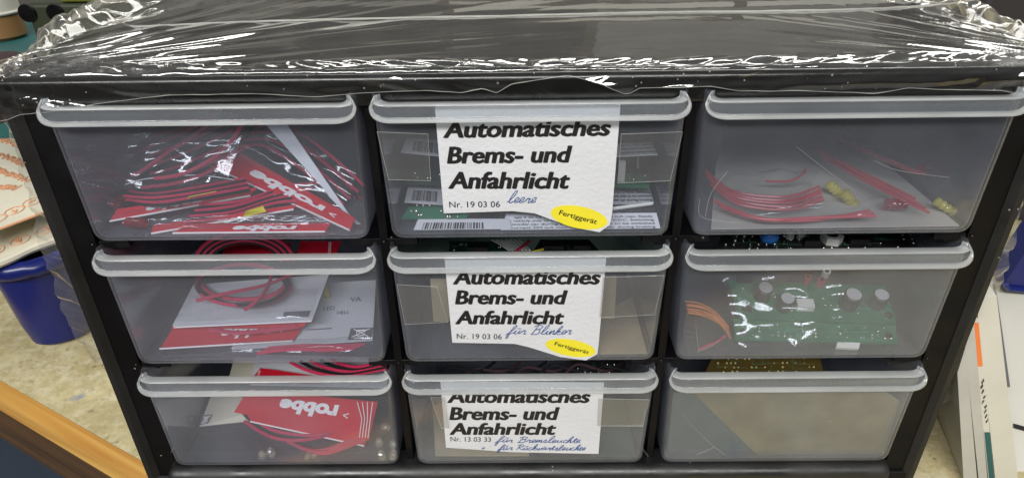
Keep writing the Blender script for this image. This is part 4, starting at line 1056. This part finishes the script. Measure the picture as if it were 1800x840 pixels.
mb = MB(); mb.tube(loop(0, H_-.1, 1.0), .50, 10, closed=True); mb.build('rounded_rim', M['blue'], t, smooth=True)
# printed sheets on the bin
def printed(poly, name_, label_, rows, edge=None):
    t = thing(name_, poly[0], label_, 'paper sheet', 'printed sheets')
    mb = MB(); mb.slab(poly, .10); c = mb.build('sheet', M['cream'], t)
    mb = MB(); rg = random.Random(5)
    for (x0, y0, x1, y1, k) in rows:
        if k == 'oval':
            for i in range(3):
                u = .15+.35*i; c0 = on(x0+(x1-x0)*u, y0+(y1-y0)*u, poly[0].z+.03)
                mb.tube([c0+Vector((.42*cos(q), .55*sin(q), 0)) for q in [2*pi*i_/16 for i_ in range(16)]], .025, 4, closed=True)
                mb.tube(spline([c0+Vector((rg.uniform(-.25, .25), rg.uniform(-.3, .3), 0)) for _ in range(7)], 3), .035, 4)
        else:
            N_ = 44; pts = []
            for i in range(N_):
                u = i/(N_-1); p = on(x0+(x1-x0)*u, y0+(y1-y0)*u, poly[0].z+.03); pts.append(p+Vector((rg.uniform(-.12, .12), (.26+rg.uniform(-.1, .1))*(1 if i % 2 else -1), 0)))
            mb.tube(spline(pts, 3), .04, 4)
    mb.build('orange_printing', M['orange'], c)
    if edge:
        mb = MB(); mb.tube([on(*p, poly[0].z+.0) for p in edge], .07, 6); mb.build('orange_border', M['orange'], c)
Z1, Z2 = -5.2, -6.45
printed([on(-60, 424, Z1), on(85, 370, Z1), Vector((-16.9, 16, Z1)), Vector((-16.9, 34, Z1)), Vector((-52, 38, Z1))], 'printed_sheet', 'upper cream sheet with orange stamped print, on the blue bin beside the cabinet',
        [(-10, 240, 40, 258, 'row'), (-10, 268, 48, 290, 'row'), (-10, 296, 50, 318, 'row'), (-20, 328, 30, 330, 'row'), (-20, 392, 70, 348, 'oval')], [(-60, 425), (86, 370)])
mb0 = MB(); 
printed([on(-60, 482, Z2), on(10, 458, Z2), on(55, 436, Z2), on(100, 420, Z2), Vector((-17.2, 16, Z2)), Vector((-17.2, 32, Z2)), Vector((-50, 36, Z2))], 'printed_sheet', 'lower cream sheet with a curled front edge, directly on the blue bin',
        [(-30, 450, 100, 395, 'oval')])
mb = MB(); mb.tube(spline([on(-60, 483, Z2), on(10, 459, Z2), on(55, 438, Z2), on(100, 422, Z2)], 6), .22, 8)
o = mb.build('curled_edge', M['cream'], [x for x in COL.objects if x.name.startswith('printed_sheet')][-1], smooth=True)
# things at the top left
tb = thing('teal_box', at(20, 110, 25), 'teal plastic box under the brown jar at the far left', 'box')
mb = MB(); p = at(62, 84, 25); mb.box((p.x-14, 24, ZT), (p.x, 36, p.z-.1), .3); mb.build('body', M['tealbox'], tb, smooth=True)
mb = MB(); mb.box((p.x-14.1, 23.9, p.z-.9), (p.x+.08, 36.1, p.z-.02), .2); mb.build('lid', M['tealbox'], tb, smooth=True)
c0 = at(8, 84, 28); c0.z = p.z
jar = thing('jar', c0, 'brown jar with a ribbed off white cap at the upper left corner', 'jar')
mb = MB(); rj = (at(52, 60, 28)-at(8, 60, 28)).x; h1 = at(8, 24, 28-rj).z-p.z
mb.cyl(c0, (0, 0, 1), rj*.97, h1, 28, bev=.2); mb.build('jar_body', M['jarbrown'], jar, smooth=True)
mb = MB(); mb.cyl(c0+Vector((0, 0, h1-.35)), (0, 0, 1), rj, 3.0, 28, bev=.15); mb.tube([c0+Vector(((rj+.03)*cos(q), (rj+.03)*sin(q), h1-.2)) for q in [2*pi*i/28 for i in range(28)]], .12, 6, closed=True); mb.build('screw_cap', M['offwhite'], jar, smooth=True)
t = thing('tool_case', at(80, 95, 24), 'dark green tool case with an olive lid between jar and cabinet', 'case')
pl, pr = at(52, 40, 23), at(190, 40, 23); zt = at(110, 6, 23).z
mb = MB(); mb.box((pl.x, 23, ZT), (pr.x, 34, zt), .3); mb.build('case_body', M['darkgreen'], t, smooth=True)
mb = MB(); mb.box((pl.x+2.2, 22.9, zt+.02), (pr.x+.1, 34.1, zt+1.6), .3); mb.build('lid', M['olive'], t, smooth=True)
mb = MB()
for q in (44, 94): c_ = at(q, 12, 22.95); mb.cyl((c_.x, 23.05, c_.z-.4), (0, -1, 0), .55, .2, 16, bev=.05)
mb.build('latch', M['black'], t, smooth=True)
t = thing('folded_cloth', at(0, 160, 14), 'dark maroon cloth bundle behind the film at the left edge', 'cloth')
mb = MB(); c_ = at(-28, 160, 14)
vs = []; fs = []
for i in range(21):
    for j in range(41):
        a_ = pi*i/20; q = 2*pi*j/40; r_ = 1.9*(1+.15*NZ(cos(q)*2, sin(q)*2, a_*2))
        vs.append(c_+Vector((r_*1.3*sin(a_)*cos(q), r_*2.2*sin(a_)*sin(q), r_*.9*cos(a_))))
for i in range(20):
    for j in range(40): fs.append((i*41+j, (i+1)*41+j, (i+1)*41+j+1, i*41+j+1))
mb.add(vs, fs); mb.build('cloth', M['maroon'], t, smooth=True)

# ------------------------------------------------------------------ right of the cabinet
def leaning(label_, top0, top1, bot0, bot1, Y, deep, m, extra=None):
    """a thin stiff folder standing on edge; its spine faces the camera"""
    q = [at(*bot0, Y), at(*bot1, Y), at(*top1, Y), at(*top0, Y)]
    t = thing('folder', q[0], label_, 'folder', 'white folders leaning beside the cabinet')
    bk = [p+Vector((2.0, deep, 1.0)) for p in q]
    mb = MB(); mb.add(q+bk, [(0, 1, 2, 3), (7, 6, 5, 4), (0, 4, 5, 1), (1, 5, 6, 2), (2, 6, 7, 3), (3, 7, 4, 0)]); mb.build('cover', M[m], t)
    if extra: extra(t, q)
    return t
def marks(t, q):
    mb = MB(); patch_rect(mb, q, .1, .8, .74, .98, lift=.02); mb.build('orange_band', M['orangeband'], t)
    mb = MB(); patch_rect(mb, q, .1, .95, .02, .34, lift=.02); mb.build('teal_band', M['tealbox'], t)
    mb = MB(); rg = random.Random(2)
    for k in range(9):
        v = .40+.030*k; u_ = rg.uniform(.15, .5)
        for i_ in range(4): patch_rect(mb, q, u_+.09*i_, u_+.09*i_+.10, v+.005*i_, v+.005*i_+rg.uniform(.006, .016), lift=.03+.001*i_)
    mb.build('black_marks', M['ink'], t)
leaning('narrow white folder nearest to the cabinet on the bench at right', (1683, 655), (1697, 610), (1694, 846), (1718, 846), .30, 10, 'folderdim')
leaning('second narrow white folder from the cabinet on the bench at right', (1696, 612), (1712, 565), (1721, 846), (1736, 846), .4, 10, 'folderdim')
leaning('thin folder with orange and teal bands and black marks on its spine', (1708, 560), (1722, 560), (1738, 846), (1748, 846), .5, 10, 'folder', marks)
leaning('broad cream folder spine right of the one with the orange band', (1716, 525), (1752, 520), (1750, 846), (1790, 846), .55, 12, 'folder')
t = thing('white_case', at(1790, 700, 5), 'off white plastic case with a black slot at the right edge', 'case')
q = [at(1786, 846, .6), at(1990, 846, .6), at(1900, 470, 9), at(1738, 470, 9)]
mb = MB(); mb.slab(q, 2.5); mb.build('shell', M['offwhite'], t)
mb = MB(); _n = (q[1]-q[0]).cross(q[3]-q[0]).normalized()
def onp(px, py, lift=.05):
    d = ray(px, py); return EYE+d*((q[0]-EYE).dot(_n)/d.dot(_n))+_n*lift*(1 if _n.dot(EYE-q[0]) > 0 else -1)
mb.slab([onp(1780, 744), onp(1850, 764), onp(1850, 772), onp(1780, 752)], .02); mb.build('slot', M['ink'], t)
mb = MB(); mb.tube([onp(1746, 500), onp(1758, 580), onp(1772, 680)], .06, 6); mb.build('joint', M['grey'], t)
t = thing('storage_bin', at(1790, 500, 8), 'blue plastic bin with rounded bottom at the right edge beside the cabinet', 'storage bin', 'blue plastic bins')
mb = MB(); c_ = at(1766, 498, 7.5); tp = at(1800, 350, 7.5)
pts0 = [(0, 0), (.25, -.25), (6, -.9), (6, 6), (1.8, 6), (.7, 3.2)]
mb.slab([Vector((c_.x+a_, 7.5, c_.z+b_)) for a_, b_ in pts0], 1.2, (0, -1, 0)); mb.build('tub', M['blue'], t)
mb = MB(); mb.tube([Vector((c_.x+a_, 7.45, c_.z+b_)) for a_, b_ in ((0, 0), (.25, -.25), (6, -.9))], .16, 8); mb.build('rim', M['blue'], t, smooth=True)
t = thing('dark_case', at(1780, 30, 24), 'dark grey case in the shadow behind the top right corner of the cabinet', 'case')
mb = MB(); c_ = at(1725, 20, 24); mb.box((c_.x, 24, ZT), (c_.x+22, 36, c_.z+5), .6); mb.build('shell', M['darkcloth'], t, smooth=True)
mb = MB(); mb.box((c_.x+3, 23.8, c_.z-4), (c_.x+8, 24.05, c_.z-1), .1); mb.build('handle', M['black'], t, smooth=True)
bpy.context.view_layer.update()
